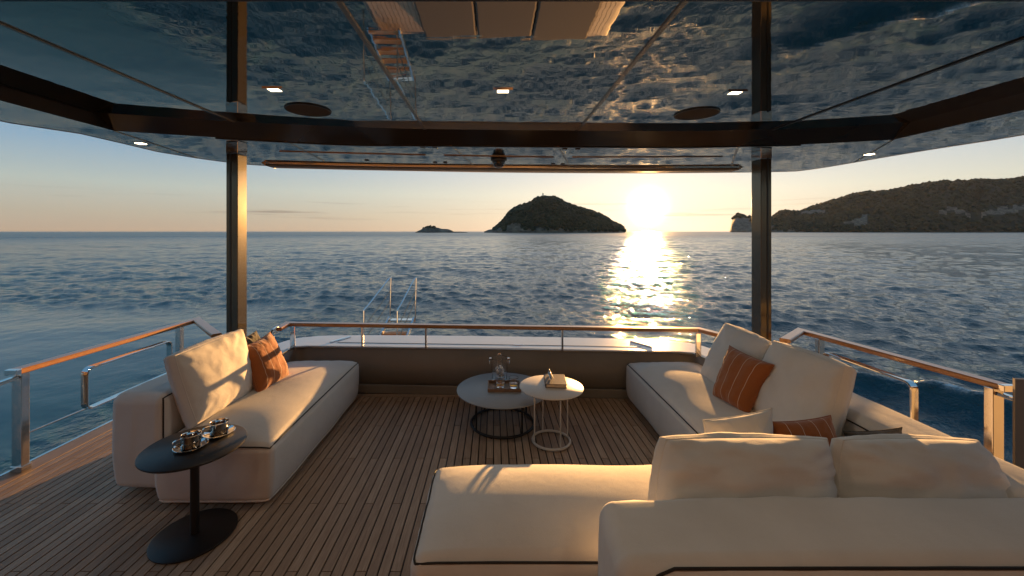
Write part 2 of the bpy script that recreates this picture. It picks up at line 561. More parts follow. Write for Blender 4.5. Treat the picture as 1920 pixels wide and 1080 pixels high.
# ripples too far off to resolve act as roughness
gp = N.new('ShaderNodeNewGeometry'); ln = N.new('ShaderNodeVectorMath'); ln.operation = 'LENGTH'; L.new(gp.outputs['Position'], ln.inputs[0])
fr_ = N.new('ShaderNodeMapRange'); fr_.interpolation_type = 'SMOOTHSTEP'
for i_, v_ in enumerate((30, 500, .03, .29)): fr_.inputs[i_ + 1].default_value = v_
L.new(ln.outputs['Value'], fr_.inputs[0]); L.new(fr_.outputs[0], rx.inputs[2])
L.new(rx.outputs[0], b.inputs['Roughness'])
M_sea = m
me = build_sea()
sea = link('sea', me, M_sea, None, True, None)
tag(sea, 'dark blue choppy sea reaching to the horizon', None, None, 'structure')

# ------------------------------------------------------------------ islands and headland
m, N, L, b = mat('rock', (.25, .2, .16), .9)
v = worldpos(N, L, (1, 1, 2.2))
n1 = noise_tex(N, L, v, .045, 6, .65, .6)
L.new(ramp(N, L, n1, [(.3, (.05, .042, .030)), (.5, (.15, .12, .085)), (.72, (.29, .235, .165))]), b.inputs['Base Color'])
bump(N, L, b, noise_tex(N, L, v, .12, 5, .7), 1.0, 3.0)
M_rock = m
m, N, L, b = mat('scrub_ground', (.05, .055, .025), .95)
n1 = noise_tex(N, L, worldpos(N, L), .03, 6, .65)
L.new(ramp(N, L, n1, [(.3, (.020, .020, .009)), (.7, (.045, .040, .018))]), b.inputs['Base Color'])
M_scrub = m
m, N, L, b = mat('woodland', (.05, .06, .02), .9)
v = worldpos(N, L)
n1 = noise_tex(N, L, v, .018, 5, .7)
n2 = noise_tex(N, L, v, .16, 3, .7)
mm = N.new('ShaderNodeMath'); mm.operation = 'MULTIPLY_ADD'; L.new(n2, mm.inputs[0]); mm.inputs[1].default_value = .6; L.new(n1, mm.inputs[2])
L.new(ramp(N, L, mm.outputs[0], [(.5, (.012, .015, .005)), (.75, (.028, .031, .010)), (1.05, (.062, .056, .021))]), b.inputs['Base Color'])
M_wood = m

ICO = None
def ico():
    global ICO
    if ICO is None:
        bm = bmesh.new(); bmesh.ops.create_icosphere(bm, subdivisions=1, radius=1)
        ICO = (np.array([v.co[:] for v in bm.verts]), np.array([[v.index for v in f.verts] for f in bm.faces])); bm.free()
    return ICO

def landform(name, label, dist, sil, depth, trees, tree_r, treeline, seed, cliff=lambda s, h, t: False, cat='island', jag=1.0, ns=140, nt=40):
    """terrain under a measured skyline: sil = [(px, py)]; ridge runs across at distance dist"""
    rg = random.Random(seed)
    xs = np.array([(p[0] - PX) / F * dist for p in sil]); hs = np.array([(PY + 1 - p[1]) / F * dist for p in sil])
    base = SEA
    x0, x1 = xs[0], xs[-1]
    def hgt(s, t):
        # t in -1..1 across the ridge (-1 = shore facing the boat)
        h = float(np.interp(s, xs, hs))
        wz = max(0.0, 1 - abs(t) ** 1.6) ** .78
        n = noise.fractal(Vector((s * .012 + seed, t * 3.1, seed * .7)), .9, 2.1, 5) * .14 * (1 - abs(t) ** 3)
        n *= 0 if abs(t) < .03 else min(1, abs(t) * 2.5)
        return h * (wz + n) 
    vs, fs, rock = [], [], []
    for i in range(ns + 1):
        s = x0 + (x1 - x0) * i / ns
        hh = float(np.interp(s, xs, hs))
        dep = depth * (.35 + .65 * min(1, hh / max(hs)))
        for j in range(nt + 1):
            t = -1 + 2 * j / nt
            h = hgt(s, t)
            jx = noise.noise(Vector((s * .03, t * 4, seed + 5.0))) * 6 * jag
            jz = noise.fractal(Vector((s * .05, t * 9, seed + 9.0)), .8, 2.2, 4) * 2.6 * jag * (1 if 0 < j < nt else 0)
            vs.append(((s + jx * (0 < j < nt)) * (1 + t * dep / dist), dist + t * dep + jx, base - 3 + max(0, h + 3 + jz * min(1, max(0, h) / 6))))
    W_ = nt + 1
    for i in range(ns):
        for j in range(nt):
            fs.append((i * W_ + j, (i + 1) * W_ + j, (i + 1) * W_ + j + 1, i * W_ + j + 1))
    o = frompy(name, vs, fs, M_rock, None, True, None)
    o.data.materials.append(M_scrub)
    V = np.array(vs)
    for k, p in enumerate(o.data.polygons):
        c = V[list(p.vertices)].mean(0)
        if c[2] - SEA > treeline * 1.1 and not cliff((c[0] / c[1]) * F + PX, c[2] - SEA, (c[1] - dist) / depth): p.material_index = 1
    tag(o, label, None, None, 'structure')
    # woodland canopy
    iv, if_ = ico()
    TV, TF = [], []; nT = 0
    placed = 0; tries = 0
    while placed < trees and tries < trees * 6:
        tries += 1
        s = rg.uniform(x0, x1); t = rg.uniform(-1, .35)
        h = hgt(s, t)
        if h < treeline: continue
        hh = float(np.interp(s, xs, hs)); dep = depth * (.35 + .65 * min(1, hh / max(hs)))
        ppx = s / dist * F + PX
        if cliff(ppx, h, t): continue
        r = tree_r * rg.uniform(.4, 1.45)
        q = iv * np.array([r * rg.uniform(.8, 1.2), r * rg.uniform(.8, 1.2), r * rg.uniform(.7, 1.15)])
        q = q * (1 + np.array([rg.uniform(-.22, .22) for _ in range(len(iv))]))[:, None]
        q = q + np.array([s * (1 + t * dep / dist), dist + t * dep, SEA + h - r * .1])
        TV.append(q); TF.append(if_ + nT); nT += len(iv); placed += 1
    TV = np.concatenate(TV); TF = np.concatenate(TF)
    wo = frompy('woodland', TV.tolist(), TF.tolist(), M_wood, o, True, None, recalc=False)
    tag(wo, None, None, None, 'stuff')
    return o, hgt

isl = [(908, 433), (915, 430), (925, 428), (935, 421), (945, 411), (955, 397), (965, 389), (975, 385), (985, 382), (998, 378), (1005, 371), (1018, 369), (1030, 369), (1040, 369), (1048, 373), (1062, 380.5), (1092, 390.5), (1110, 395.5), (1130, 403), (1142, 410.5), (1150, 417), (1160, 421), (1167, 425), (1172, 434)]
def isl_cliff(px, h, t):
    return (h < 16 + 7 * math.sin(px * .35) and px < 985) or (950 < px < 976 and h < 34 and t < -.35) or (976 <= px < 1060 and h < 13) or h < 9
island, isl_h = landform('wooded_island', 'steep wooded island with a rocky shore, topped by a lighthouse', 1500., isl, 130., 4200, 6.4, 7, 3, isl_cliff)
islet = [(779, 434), (787, 430), (796, 425), (806, 422), (815, 424), (825, 427), (838, 428), (848, 431), (850, 433), (862, 433), (876, 434)]
landform('rocky_islet', 'low bare rocky islet left of the wooded island', 1500., islet, 40., 70, 3.6, 16, 11, lambda p, h, t: not (793 < p < 816), jag=.5, ns=70, nt=16)
head = [(1368, 434), (1370, 425), (1374, 409), (1383, 402), (1392, 403), (1399, 407), (1408, 406), (1425, 414), (1440, 410), (1452, 404), (1462, 397), (1472, 395), (1486, 397), (1500, 397), (1515, 390), (1535, 384), (1560, 377), (1582, 370), (1600, 364), (1625, 359), (1645, 360), (1665, 358), (1690, 352), (1715, 347), (1745, 343), (1770, 341), (1800, 340), (1840, 339), (1880, 337), (1920, 335), (2000, 331), (2120, 332), (2300, 350), (2500, 395), (2560, 434)]
def head_cliff(px, h, t):
    H = (h / 2600.) * F
    if px < 1408: return H < 26
    if px < 1450: return H < 15
    if 1500 < px < 1548: return 33 < H < 40 and t < -.1
    if 1502 < px < 1545: return H < 16
    if 1570 < px < 1625: return 12 < H < 12 + (px - 1570) * .33
    if 1760 < px < 1822: return abs(H - (37 - abs(px - 1785) * .25)) < 4.2
    if 1838 < px < 2000: return abs(H - (28 + (px - 1838) * .13)) < 5
    return H < 2.5
landform('headland', 'long dark wooded headland with pale cliffs beyond the right pillar', 2600., head, 520., 11000, 10.0, 8, 23, head_cliff, ns=240, nt=44)

m, N, L, b = mat('lighthouse_wall', (.5, .46, .4), .8)
M_lh = m
zt = SEA + isl_h((1018 - PX) / F * 1500, 0) - 1
lx = (1018 - PX) / F * 1500
lh = empty('lighthouse', (lx, 1500, zt), 'small lighthouse on the summit of the wooded island', 'lighthouse')
lathe('tower', [(3.0, -4), (2.7, 2), (2.1, 14), (2.9, 14.3), (2.9, 15.2), (0, 15.2)], M_lh, lh, 16, lh.location)
lathe('lantern', [(1.5, 15.2), (1.5, 17.6), (1.9, 17.7), (0, 19.6)], M_trim, lh, 12, lh.location)
kb = box('keeper_house', lx - 8.5, lx - 1.5, 1496, 1504, zt - 4, zt + 5.5, M_lh, lh, 0)
me2 = frompy('roof', [(lx - 9, 1495, zt + 5.5), (lx - 1, 1495, zt + 5.5), (lx - 1, 1505, zt + 5.5), (lx - 9, 1505, zt + 5.5), (lx - 7, 1500, zt + 8), (lx - 3, 1500, zt + 8)], [(0, 1, 5, 4), (1, 2, 5), (2, 3, 4, 5), (3, 0, 4)], M_scrub, lh, False)

# ------------------------------------------------------------------ deck
deck = box('deck', -3.42, 3.55, -2.6, 4.30, -.16, -.010, MATS['caulking'], None, 0)
tag(deck, 'teak planked aft deck with black caulking', None, None, 'structure')
PITCH = .0575
def plank_mesh(length):
    bm = bmesh.new()
    w = PITCH - .0085
    add_box(bm, -w / 2, w / 2, 0, length, -.012, 0, 0)
    me = bpy.data.meshes.new('plank'); bm.to_mesh(me); bm.free(); me.materials.append(M_teak)
    return me
plank_cache = {}
deck_loc = Vector((0, 0, 0))
nrow = 0
x = -3.28 + PITCH / 2
rows = []
while x < 2.15:
    rows.append(x); x += PITCH
def add_plank(x, y0, y1):
    L_ = round(y1 - y0 - .005, 3)
    if L_ <= .02: return
    if L_ not in plank_cache: plank_cache[L_] = plank_mesh(L_)
    o = bpy.data.objects.new('plank', plank_cache[L_]); o.location = (x, y0 + .0025, 0); COL.objects.link(o); o.parent = deck
for i, x in enumerate(rows):
    ph = (2.0, 2.5, 3.0)[i % 3]
    cuts = [.95] + [c for c in (ph - 1.5, ph, ph + 1.5) if 1.0 < c < 4.10] + [4.115]
    # pieces that stand wholly under the sofas or behind them are covered by the hidden sheet below
    for a, c in zip(cuts, cuts[1:]):
        add_plank(x, a, c)
# boards out of view: joined
bm = bmesh.new()
x = -3.28 + PITCH / 2
while x < 3.4:
    add_box(bm, x - .0245, x + .0245, -2.55, .945, -.012, 0)
    if x >= 2.15: add_box(bm, x - .0245, x + .0245, .955, 4.11, -.012, 0)
    x += PITCH
o = frombm('plank_rows', bm, M_teak, deck, False); tag(o, None, None, None, 'stuff')
# margin boards
for (x0, x1, y0, y1) in ((-3.42, -3.285, -2.6, 4.12), (3.42, 3.55, -2.6, 4.12), (-3.28, 3.4, 4.12, 4.19)):
    box('margin_board', x0, x1, y0, y1, -.012, .001, M_teak, deck, .002)
box('edge_trim', -3.445, -3.421, -2.6, 4.3, -.05, .004, M_steel, deck, .002)

# hull below the deck and the swim platform behind
hull = empty('hull', (0, 0, -1.5), 'white yacht hull carrying the aft deck', 'hull')
pts = [(-3.5, -6), (-3.5, 3.0), (-3.35, 4.1), (-2.9, 4.72), (2.9, 4.72), (3.4, 4.1), (3.62, 3.0), (3.62, -6)]
n = len(pts)
vs = [(x, y, -.165) for x, y in pts] + [(x * .97, y, -3.6) for x, y in pts]
fs = [tuple(range(n)), tuple(range(n, 2 * n))[::-1]] + [(i, (i + 1) % n, n + (i + 1) % n, n + i) for i in range(n)]
frompy('hull_shell', vs, fs, M_gel, hull, False)
pf = box('swim_platform', -2.9, 2.9, 4.72, 10.25, -1.75, -1.555, M_soffit, hull, .03)
mat('sunpad_cloth', (.085, .068, .055), .9)
for x0_, x1_ in ((-1.7, -.42), (-.40, .92), (.94, 2.3)):
    box('sunpad', x0_, x1_, 7.6, 10.0, -1.55, -1.32, MATS['sunpad_cloth'], hull, .05)
k = 0
x = -2.8
bm = bmesh.new()
while x < 2.8:
    add_box(bm, x, x + .09, 4.75, 10.2, -1.55, -1.538); x += .1
o = frombm('platform_boards', bm, M_teak, hull, False); tag(o, None, None, None, 'stuff')

# ------------------------------------------------------------------ bulwark round the stern
Z_B = .471
inner = [Vector((-2.15, 3.30, 0)), Vector((-2.12, 4.28, 0)), Vector((2.00, 4.06, 0)), Vector((2.16, 3.3, 0))]
inner_f = fillet(inner, .10, 5)
def lift(ps, z, off=0.0):
    return [Vector((p.x, p.y, z)) for p in ps]
bul = empty('bulwark', (0, 4.3, 0), 'low brown stern bulwark with a white painted top', 'bulwark')
bm = bmesh.new()
a = [bm.verts.new(p) for p in lift(inner_f, -.005)]; c = [bm.verts.new(p) for p in lift(inner_f, Z_B - .006)]
for i in range(len(a) - 1): bm.faces.new((a[i], a[i + 1], c[i + 1], c[i]))
fr = frombm('inner_panel', bm, M_brown, bul, True, 25)
so = fr.modifiers.new('thick', 'SOLIDIFY'); so.thickness = .05; so.offset = 1 
# kick strip along the deck
kick = [Vector((p.x * .985, p.y - .022, .045)) for p in inner_f if p.y > 3.9]
bar('kick_strip', kick, .09, .03, M_brown, bul, (0, 0, 1), .006)
# white top
outer = [Vector((-2.42, 3.3, 0)), Vector((-2.42, 4.05, 0)), Vector((-2.38, 4.40, 0)), Vector((-2.22, 4.64, 0)), Vector((-1.7, 4.73, 0)), Vector((0, 4.70, 0)), Vector((1.6, 4.57, 0)), Vector((2.05, 4.50, 0)), Vector((2.26, 4.28, 0)), Vector((2.32, 3.95, 0)), Vector((2.36, 3.3, 0))]
def resample(ps, n):
    ps = [Vector(p) for p in ps]
    ds = [0]
    for p, q in zip(ps, ps[1:]): ds.append(ds[-1] + (q - p).length)
    out = []
    for i in range(n):
        t = ds[-1] * i / (n - 1)
        k = max(j for j in range(len(ds)) if ds[j] <= t + 1e-9); k = min(k, len(ps) - 2)
        u = (t - ds[k]) / max(1e-9, ds[k + 1] - ds[k])
        out.append(ps[k].lerp(ps[k + 1], u))
    return out
def smooth_curve(ps, n):
    """Catmull-Rom through ps"""
    ps = [Vector(p) for p in ps]
    P = [ps[0] * 2 - ps[1]] + ps + [ps[-1] * 2 - ps[-2]]
    out = []
    for i in range(1, len(P) - 2):
        for k in range(n):
            t = k / n
            a, b_, c, d = P[i - 1], P[i], P[i + 1], P[i + 2]
            out.append(.5 * ((2 * b_) + (c - a) * t + (2 * a - 5 * b_ + 4 * c - d) * t * t + (3 * b_ - a - 3 * c + d) * t ** 3))
    out.append(ps[-1])
    return out
NO = 60
# match inner and outer by landmarks
segs_i = [resample(inner_f[:4], 16), resample(inner_f[3:-3], 30), resample(inner_f[-4:], 16)]
so_ = smooth_curve(outer, 8)
li = segs_i[0][:-1] + segs_i[1][:-1] + segs_i[2]
k1 = max(i for i, p in enumerate(so_) if p.x < -2.2); k2 = min(i for i, p in enumerate(so_) if p.x > 2.1 and p.y > 4)
lo = resample(so_[:k1 + 1], 16)[:-1] + resample(so_[k1:k2 + 1], 30)[:-1] + resample(so_[k2:], 16)
def loft(name, rails, mat_, parent, closed=False, smooth=True, sharp=30):
    vs = [p for r_ in rails for p in r_]
    n = len(rails[0]); fs = []
    for k in range(len(rails) - 1):
        for i in range(n - 1): fs.append((k * n + i, k * n + i + 1, (k + 1) * n + i + 1, (k + 1) * n + i))
    return frompy(name, vs, fs, mat_, parent, smooth, sharp)
def scalexy(ps, z, f):
    return [Vector((p.x, p.y, z)) + (Vector((p.x, p.y - 3.6, 0)).normalized() * f) for p in ps]
cap = loft('top', [scalexy(li, Z_B - .02, .045), scalexy(li, Z_B + .002, .022), scalexy(li, Z_B + .008, .035), scalexy(lo, Z_B + .006, -.03), scalexy(lo, Z_B - .012, 0), scalexy(lo, -.5, .06), scalexy(lo, -1.6, .02)], M_gel, bul, sharp=8)
bar('edge_strip', scalexy(li, Z_B - .004, .012), .016, .026, MATS['cap_edge'], bul, (0, 0, 1), .003)
# hatch seam and end hinges on the white top
hm = [Vector((-1.72, 4.40, Z_B + .0085)), Vector((1.56, 4.235, Z_B + .0085))]
bar('hatch_seam', hm, .004, .012, M_trim, bul, (0, 0, 1), .001)
for p0, p1 in (((-1.80, 4.40), (-1.66, 4.62)), ((1.66, 4.22), (1.52, 4.44))):
    bar('hatch_hinge', [Vector((*p0, Z_B + .012)), Vector((*p1, Z_B + .012))], .012, .035, M_chrome, bul, (0, 0, 1), .003)
box('latch', .22, .31, 4.29, 4.315, Z_B + .006, Z_B + .013, M_steel, bul, .002)

# ------------------------------------------------------------------ roof over the deck
ZR, ZS = 2.60, 2.49
roof = empty('hardtop_roof', (0, 2.5, ZS), 'dark mirror lacquered hardtop roof over the whole aft deck', 'roof')
def cv(pts_, z):
    return [at(x_, y_, z) for x_, y_ in pts_]
top_c = [Vector((-3.02, 3.02, ZR))] + cv([(440, 228), (640, 237), (760, 241), (940, 243.5), (1120, 245), (1280, 246), (1410, 243), (1520, 241)], ZR) + [Vector((3.42, 3.28, ZR))]
bot_c = [Vector((-2.98, 3.14, ZS))] + cv([(430, 259), (640, 270), (760, 271.5), (940, 273), (1120, 274.3), (1280, 275), (1410, 272.5), (1520, 270)], ZS) + [Vector((3.44, 3.45, ZS))]
top_c = smooth_curve(top_c, 6); bot_c = smooth_curve(bot_c, 6)
top_c = resample(top_c, 60); bot_c = resample(bot_c, 60)
loft('beam_face', [top_c, bot_c], M_beam, roof)
for sx, xt, xb, ye in ((-1, -3.02, -2.98, 0), (1, 3.52, 3.5, -1)):
    T0, B0 = top_c[ye], bot_c[ye]
    loft('side_face', [[Vector((xt, -2.6, ZR)), T0], [Vector((xb, -2.6, ZS)), B0]], M_soffit, roof)
# main ceiling: panels between metal seams
def panel(name, x0, x1, y0, z, m_=M_ceil, yb=None):
    """strip of ceiling from y0 aft to the beam curve"""
    xs_ = np.linspace(x0, x1, 14)
    tx = np.array([p.x for p in top_c]); ty = np.array([p.y for p in top_c])
    front = [Vector((a_, y0, z)) for a_ in xs_]
    back = [Vector((a_, float(np.interp(a_, tx, ty)) - .004 if yb is None else yb, z)) for a_ in xs_]
    mids = [[f_.lerp(b_, k_ / 6) for f_, b_ in zip(front, back)] for k_ in range(7)]
    o_ = loft(name, mids, m_, roof)
    return o_
seams = [-3.02, -2.13, -.605, .745, 2.46, 3.5]
g_ = .009
for a_, b_ in zip(seams, seams[1:]):
    panel('ceiling_panel', a_ + g_, b_ - g_, 1.54, ZR - .001)
    panel('ceiling_panel', a_ + g_, b_ - g_, -2.6, ZR - .001, yb=1.46)
for s_ in seams[1:-1]:
    tx = np.array([p.x for p in top_c]); ty = np.array([p.y for p in top_c])
    bar('ceiling_seam', [Vector((s_, -2.6, ZR - .001)), Vector((s_, float(np.interp(s_, tx, ty)), ZR - .001))], .014, .026, M_seam if s_ < 2 else M_trim, roof, (0, 0, 1), .003)
box('cross_trim', -3.0, 3.5, 1.455, 1.548, ZR - .012, ZR + .01, M_trim, roof, .004)
# lower soffit outside the recess
out_c = [(0, 227), (167, 253), (300, 285), (427, 304), (493, 310), (640, 317), (800, 320.5), (960, 323), (1110, 324), (1250, 324), (1447, 322), (1520, 317.5), (1713, 285), (1920, 253)]
oc = smooth_curve(cv(out_c, ZS), 6)
kL = min(range(len(oc)), key=lambda i: (oc[i] - Vector((-3.2, 4.3, ZS))).length)
kR = min(range(len(oc)), key=lambda i: (oc[i] - Vector((4.1, 4.6, ZS))).length)
aft_o = resample(oc[kL:kR + 1], 60)
NB = 6
rails_ = [[a_.lerp(b_, k_ / NB) for a_, b_ in zip(bot_c, aft_o)] for k_ in range(NB + 1)]
# aft soffit in panels: split at the seams seen beyond the beam
cuts_ = [0, 11, 24, 33, 48, 59]
for a_, b_ in zip(cuts_, cuts_[1:]):
    loft('soffit_panel', [r_[a_:b_ + 1] for r_ in rails_], M_ceil, roof)
for c_ in cuts_[1:-1]:
    p_ = [r_[c_] - Vector((0, 0, .001)) for r_ in rails_[:5]]
    bar('soffit_seam', p_, .006, .022, M_seam, roof, (0, 0, 1), .002)
lo_ = resample([Vector((-3.62, -2.6, ZS)), oc[0], *oc[1:kL + 1]], 20)
li_ = resample([Vector((-2.98, -2.6, ZS)), bot_c[0]], 20)
loft('soffit_panel', [li_, lo_], M_ceil, roof)
bar('soffit_seam', [p - Vector((0, 0, .002)) for p in (li_[-1], aft_o[0])], .005, .016, M_seam, roof, (0, 0, 1), .002)
ro_ = resample([*oc[kR:], Vector((4.42, -2.6, ZS))], 20)
ri_ = resample([bot_c[-1], Vector((3.5, -2.6, ZS))], 20)
loft('soffit_panel', [ri_, ro_], M_ceil, roof)
bar('soffit_seam', [p - Vector((0, 0, .002)) for p in (ri_[0], aft_o[-1])], .005, .016, M_trim, roof, (0, 0, 1), .002)
edge = lo_[:-1] + aft_o + ro_[1:]
cen = Vector((.3, 1.5, 0))
def outw(ps, f, dz):
    return [p + Vector((p.x - cen.x, p.y - cen.y, 0)).normalized() * f + Vector((0, 0, dz)) for p in ps]
loft('edge_band', [edge, outw(edge, .012, -.004), outw(edge, .022, .010), outw(edge, .03, .12), outw(edge, -.5, .26)], M_gel, roof)
vs = outw(edge, -.5, .26); frompy('roof_skin', vs, [tuple(range(len(vs)))], M_gel, roof, False)
# blind cassette near the aft edge
bx = smooth_curve([Vector((-2.62, 4.60, 0)), Vector((-1.3, 4.80, 0)), Vector((0, 4.89, 0)), Vector((1.5, 4.95, 0)), Vector((3.0, 4.90, 0))], 8)
zb0 = ZS - .036
def offs(ps, dy, z): return [Vector((p.x, p.y + dy, z)) for p in ps]
casm = loft('blind_cassette', [offs(bx, 0, ZS - .001), offs(bx, .0, zb0 + .012), offs(bx, .012, zb0), offs(bx, .16, zb0), offs(bx, .20, zb0 + .02), offs(bx, .22, ZS - .001)], M_brown, roof)
for e_ in (0, -1):
    sgn = -1 if e_ == 0 else 1
    p = bx[e_]
    frompy('cassette_end', [(p.x, p.y, ZS - .001), (p.x, p.y, zb0), (p.x, p.y + .2, zb0), (p.x, p.y + .22, ZS - .001), (p.x + sgn * .05, p.y - .01, ZS - .001), (p.x + sgn * .05, p.y + .22, ZS - .001)], [(0, 1, 2, 3), (0, 1, 4), (2, 3, 5), (1, 2, 5, 4)], M_seam, roof, False)
bar('cassette_bead', [p + Vector((0, -.006, ZS - .006)) for p in bx], .010, .012, M_steel, roof, (0, 0, 1), .002)
bar('beam_bead', [p + Vector((0, .03, -.004)) for p in bot_c[6:54]], .008, .022, M_trim, roof, (0, 0, 1), .002)
# long slots with a copper lip
for (xa, ya), (xb, yb) in (((524, 284), (798, 291)), ((833, 291.6), (1038, 295)), ((1073, 295), (1355, 294))):
    bar('copper_slot', [at(xa, ya, ZS - .004), at((xa + xb) / 2, (ya + yb) / 2 + .3, ZS - .004), at(xb, yb, ZS - .004)], .008, .014, M_seam, roof, (0, 0, 1), .003)
# small black clips along the seams
clip = None
for px_, py_ in ((793, 276.5), (816, 276.5), (816, 305), (835, 305), (1059, 279.5), (1083, 280), (1037, 308), (1055, 308.4), (688, 301)):
    p = at(px_, py_, ZS - .004)
    box('clip', p.x - .022, p.x + .022, p.y - .02, p.y + .02, ZS - .008, ZS + .002, M_trim, roof, .002)

# lamps, speakers and camera in the ceiling
def lamp_light(name, p, parent, watts):
    l_ = bpy.data.lights.new(name, 'AREA'); l_.shape = 'RECTANGLE'; l_.size = .07; l_.size_y = .05
    l_.energy = watts; l_.color = (1.0, .78, .55); l_.spread = math.radians(150)
    o_ = bpy.data.objects.new('lamp_light', l_); COL.objects.link(o_); o_.parent = parent; o_.location = (0, 0, -.008)
    return o_
lamp_spots = [(at(515, 168, ZR - .004), 'small lit square ceiling lamp nearest the left pillar', .55),
              (at(943, 170.5, ZR - .004), 'small lit square ceiling lamp in the middle ceiling panel', .55),
              (at(1378, 173.5, ZR - .004), 'small lit square ceiling lamp nearest the right pillar', .55)]
for row, wh in ((.35, 'just ahead of the cross trim'), (-1.75, 'close to the cabin front')):  # two unseen rows of lamps, added as warm fill light
    for x_, w_ in ((-1.35, 'left'), (.06, 'middle'), (1.5, 'right')):
        lamp_spots.append((Vector((x_, row, ZR - .004)), 'unseen added fill lamp in the %s ceiling panel %s' % (w_, wh), .85))
for p, lab, watts in lamp_spots:
    t = empty('ceiling_lamp', p, lab, 'lamp', 'square lamps in the main ceiling')
    bm = bmesh.new()
    for (x0, x1, y0, y1) in ((-.062, .062, -.033, -.026), (-.062, .062, .026, .033), (-.062, -.036, -.026, .026), (.036, .062, -.026, .026)):
        add_box(bm, p.x + x0, p.x + x1, p.y + y0, p.y + y1, p.z - .004, p.z + .003)
    frombm('frame', bm, M_chrome, t, False)
    box('light_panel', p.x - .036, p.x + .036, p.y - .026, p.y + .026, p.z - .001, p.z + .003, M_lamp, t, 0)
    lamp_light('ceiling_lamp', p, t, watts)
for (px_, py_), lab in (((264, 268.8), 'small recessed soffit lamp near the left edge of the roof'), ((1630, 289.3), 'small recessed soffit lamp near the right edge of the roof')):
    p = at(px_, py_, ZS - .003)
    t = empty('soffit_lamp', p, lab, 'lamp', 'lamps in the side soffits')
    box('frame', p.x - .045, p.x + .045, p.y - .045, p.y + .045, p.z - .002, p.z + .002, M_steel, t, .001)
    box('light_panel', p.x - .03, p.x + .03, p.y - .03, p.y + .03, p.z - .005, p.z - .0025, M_lamp, t, 0)
for (px_, py_), lab in (((578, 207), 'round flush ceiling speaker beside the left pillar'), ((1306, 214), 'round flush ceiling speaker beside the right pillar')):
    p = at(px_, py_, ZR - .006)
    t = empty('ceiling_speaker', p, lab, 'speaker', 'round speakers in the main ceiling')
    lathe('grille', [(0, -.001), (.145, -.001), (.150, .000), (.150, .004)], MATS['sunpad_cloth'], t, 48, p)
    lathe('rim', [(.150, -.003), (.157, -.003), (.160, .004), (.150, .004)], M_trim, t, 48, p)
p = at(935, 297, ZS - .002)
t = empty('dome_camera', p, 'black dome security camera under the aft edge of the roof', 'camera')
lathe('mount', [(.085, 0), (.088, -.018), (.070, -.030), (.066, -.045), (0, -.045)], M_trim, t, 32, p)
lathe('dome', [(.064, -.040), (.063, -.060), (.052, -.085), (.030, -.100), (0, -.105)], M_lens, t, 32, p)

# ------------------------------------------------------------------ pillars
def pillar(cx, cy, w, dep, lab):
    t = empty('pillar', (cx, cy, -.2), lab, 'pillar', 'bronze roof pillars')
    s = 1 if cx < 0 else -1
    box('shaft', cx - w / 2, cx + w / 2, cy - dep / 2, cy + dep / 2, -.2, ZS - .10, M_bronze, t, .004, 2)
    # shadow groove down the front face, towards the outboard side
    gx = cx - s * w * .13
    box('groove_strip', gx - .008, gx + .008, cy - dep / 2 - .004, cy - dep / 2 + .006, -.2, ZS - .10, M_trim, t, .002)
    br = box('bracket', cx - w / 2 - .003, cx + w / 2 + .003, cy - dep / 2 - .003, cy + dep / 2 + .003, ZS - .115, ZS - .003, M_steel, t, .004)
    for ax in (-.30, .30):
        for az in (-.035, -.085):
            bm = bmesh.new()
            sx, sy, sz = cx + ax * w, cy - dep / 2 - .004, ZS + az
            ring = [bm.verts.new((sx + .006 * math.cos(q * math.pi / 5), sy - .001, sz + .006 * math.sin(q * math.pi / 5))) for q in range(10)]
            ring2 = [bm.verts.new((sx + .008 * math.cos(q * math.pi / 5), sy + .002, sz + .008 * math.sin(q * math.pi / 5))) for q in range(10)]
            bm.faces.new(ring)
            for q in range(10): bm.faces.new((ring[q], ring[(q + 1) % 10], ring2[(q + 1) % 10], ring2[q]))
            frombm('screw', bm, M_seam, br)
    return t
pillar(-2.266, 3.525, .10, .13, 'bronze roof pillar behind the left sofa')
pillar(2.534, 3.79, .10, .137, 'bronze roof pillar behind the right sofa')

# cabin bulkhead behind the camera (seen only as reflections and bounce)
cab = empty('cabin_front', (0, -2.6, 0), 'wood panelled cabin front closing the forward end of the deck', 'wall')
for i, (x0, x1) in enumerate(((-3.4, -1.9), (-1.88, 0), (.02, 1.9), (1.92, 3.5))):
    box('wall_panel', x0, x1, -2.75, -2.6, 0, ZS + .1, M_cabin, cab, .004)
for x0, x1 in ((-3.50, -3.44), (3.56, 3.62)):  # unseen walls added to block cool sky light from the sides
    box('light_blocker_wall', x0, x1, -2.6, .5, 0, ZS - .004, M_cabin, cab, .004)

# ------------------------------------------------------------------ rails
ZT = .735      # top of the teak rails
def teak(name, path, parent, w=.075, h=.036):
    return bar(name, [Vector((p[0], p[1], ZT - h / 2)) for p in path], h, w, M_rail, parent, (0, 0, 1), .007)
def post(parent, x, y, z0, z1, w, d, ang=0.0, m_=None, name='post'):
    M_ = Matrix.Translation((x, y, 0)) @ Matrix.Rotation(ang, 4, 'Z')
    return box(name, -w / 2, w / 2, -d / 2, d / 2, z0, z1, m_ or M_steel, parent, .005, 2, M_)
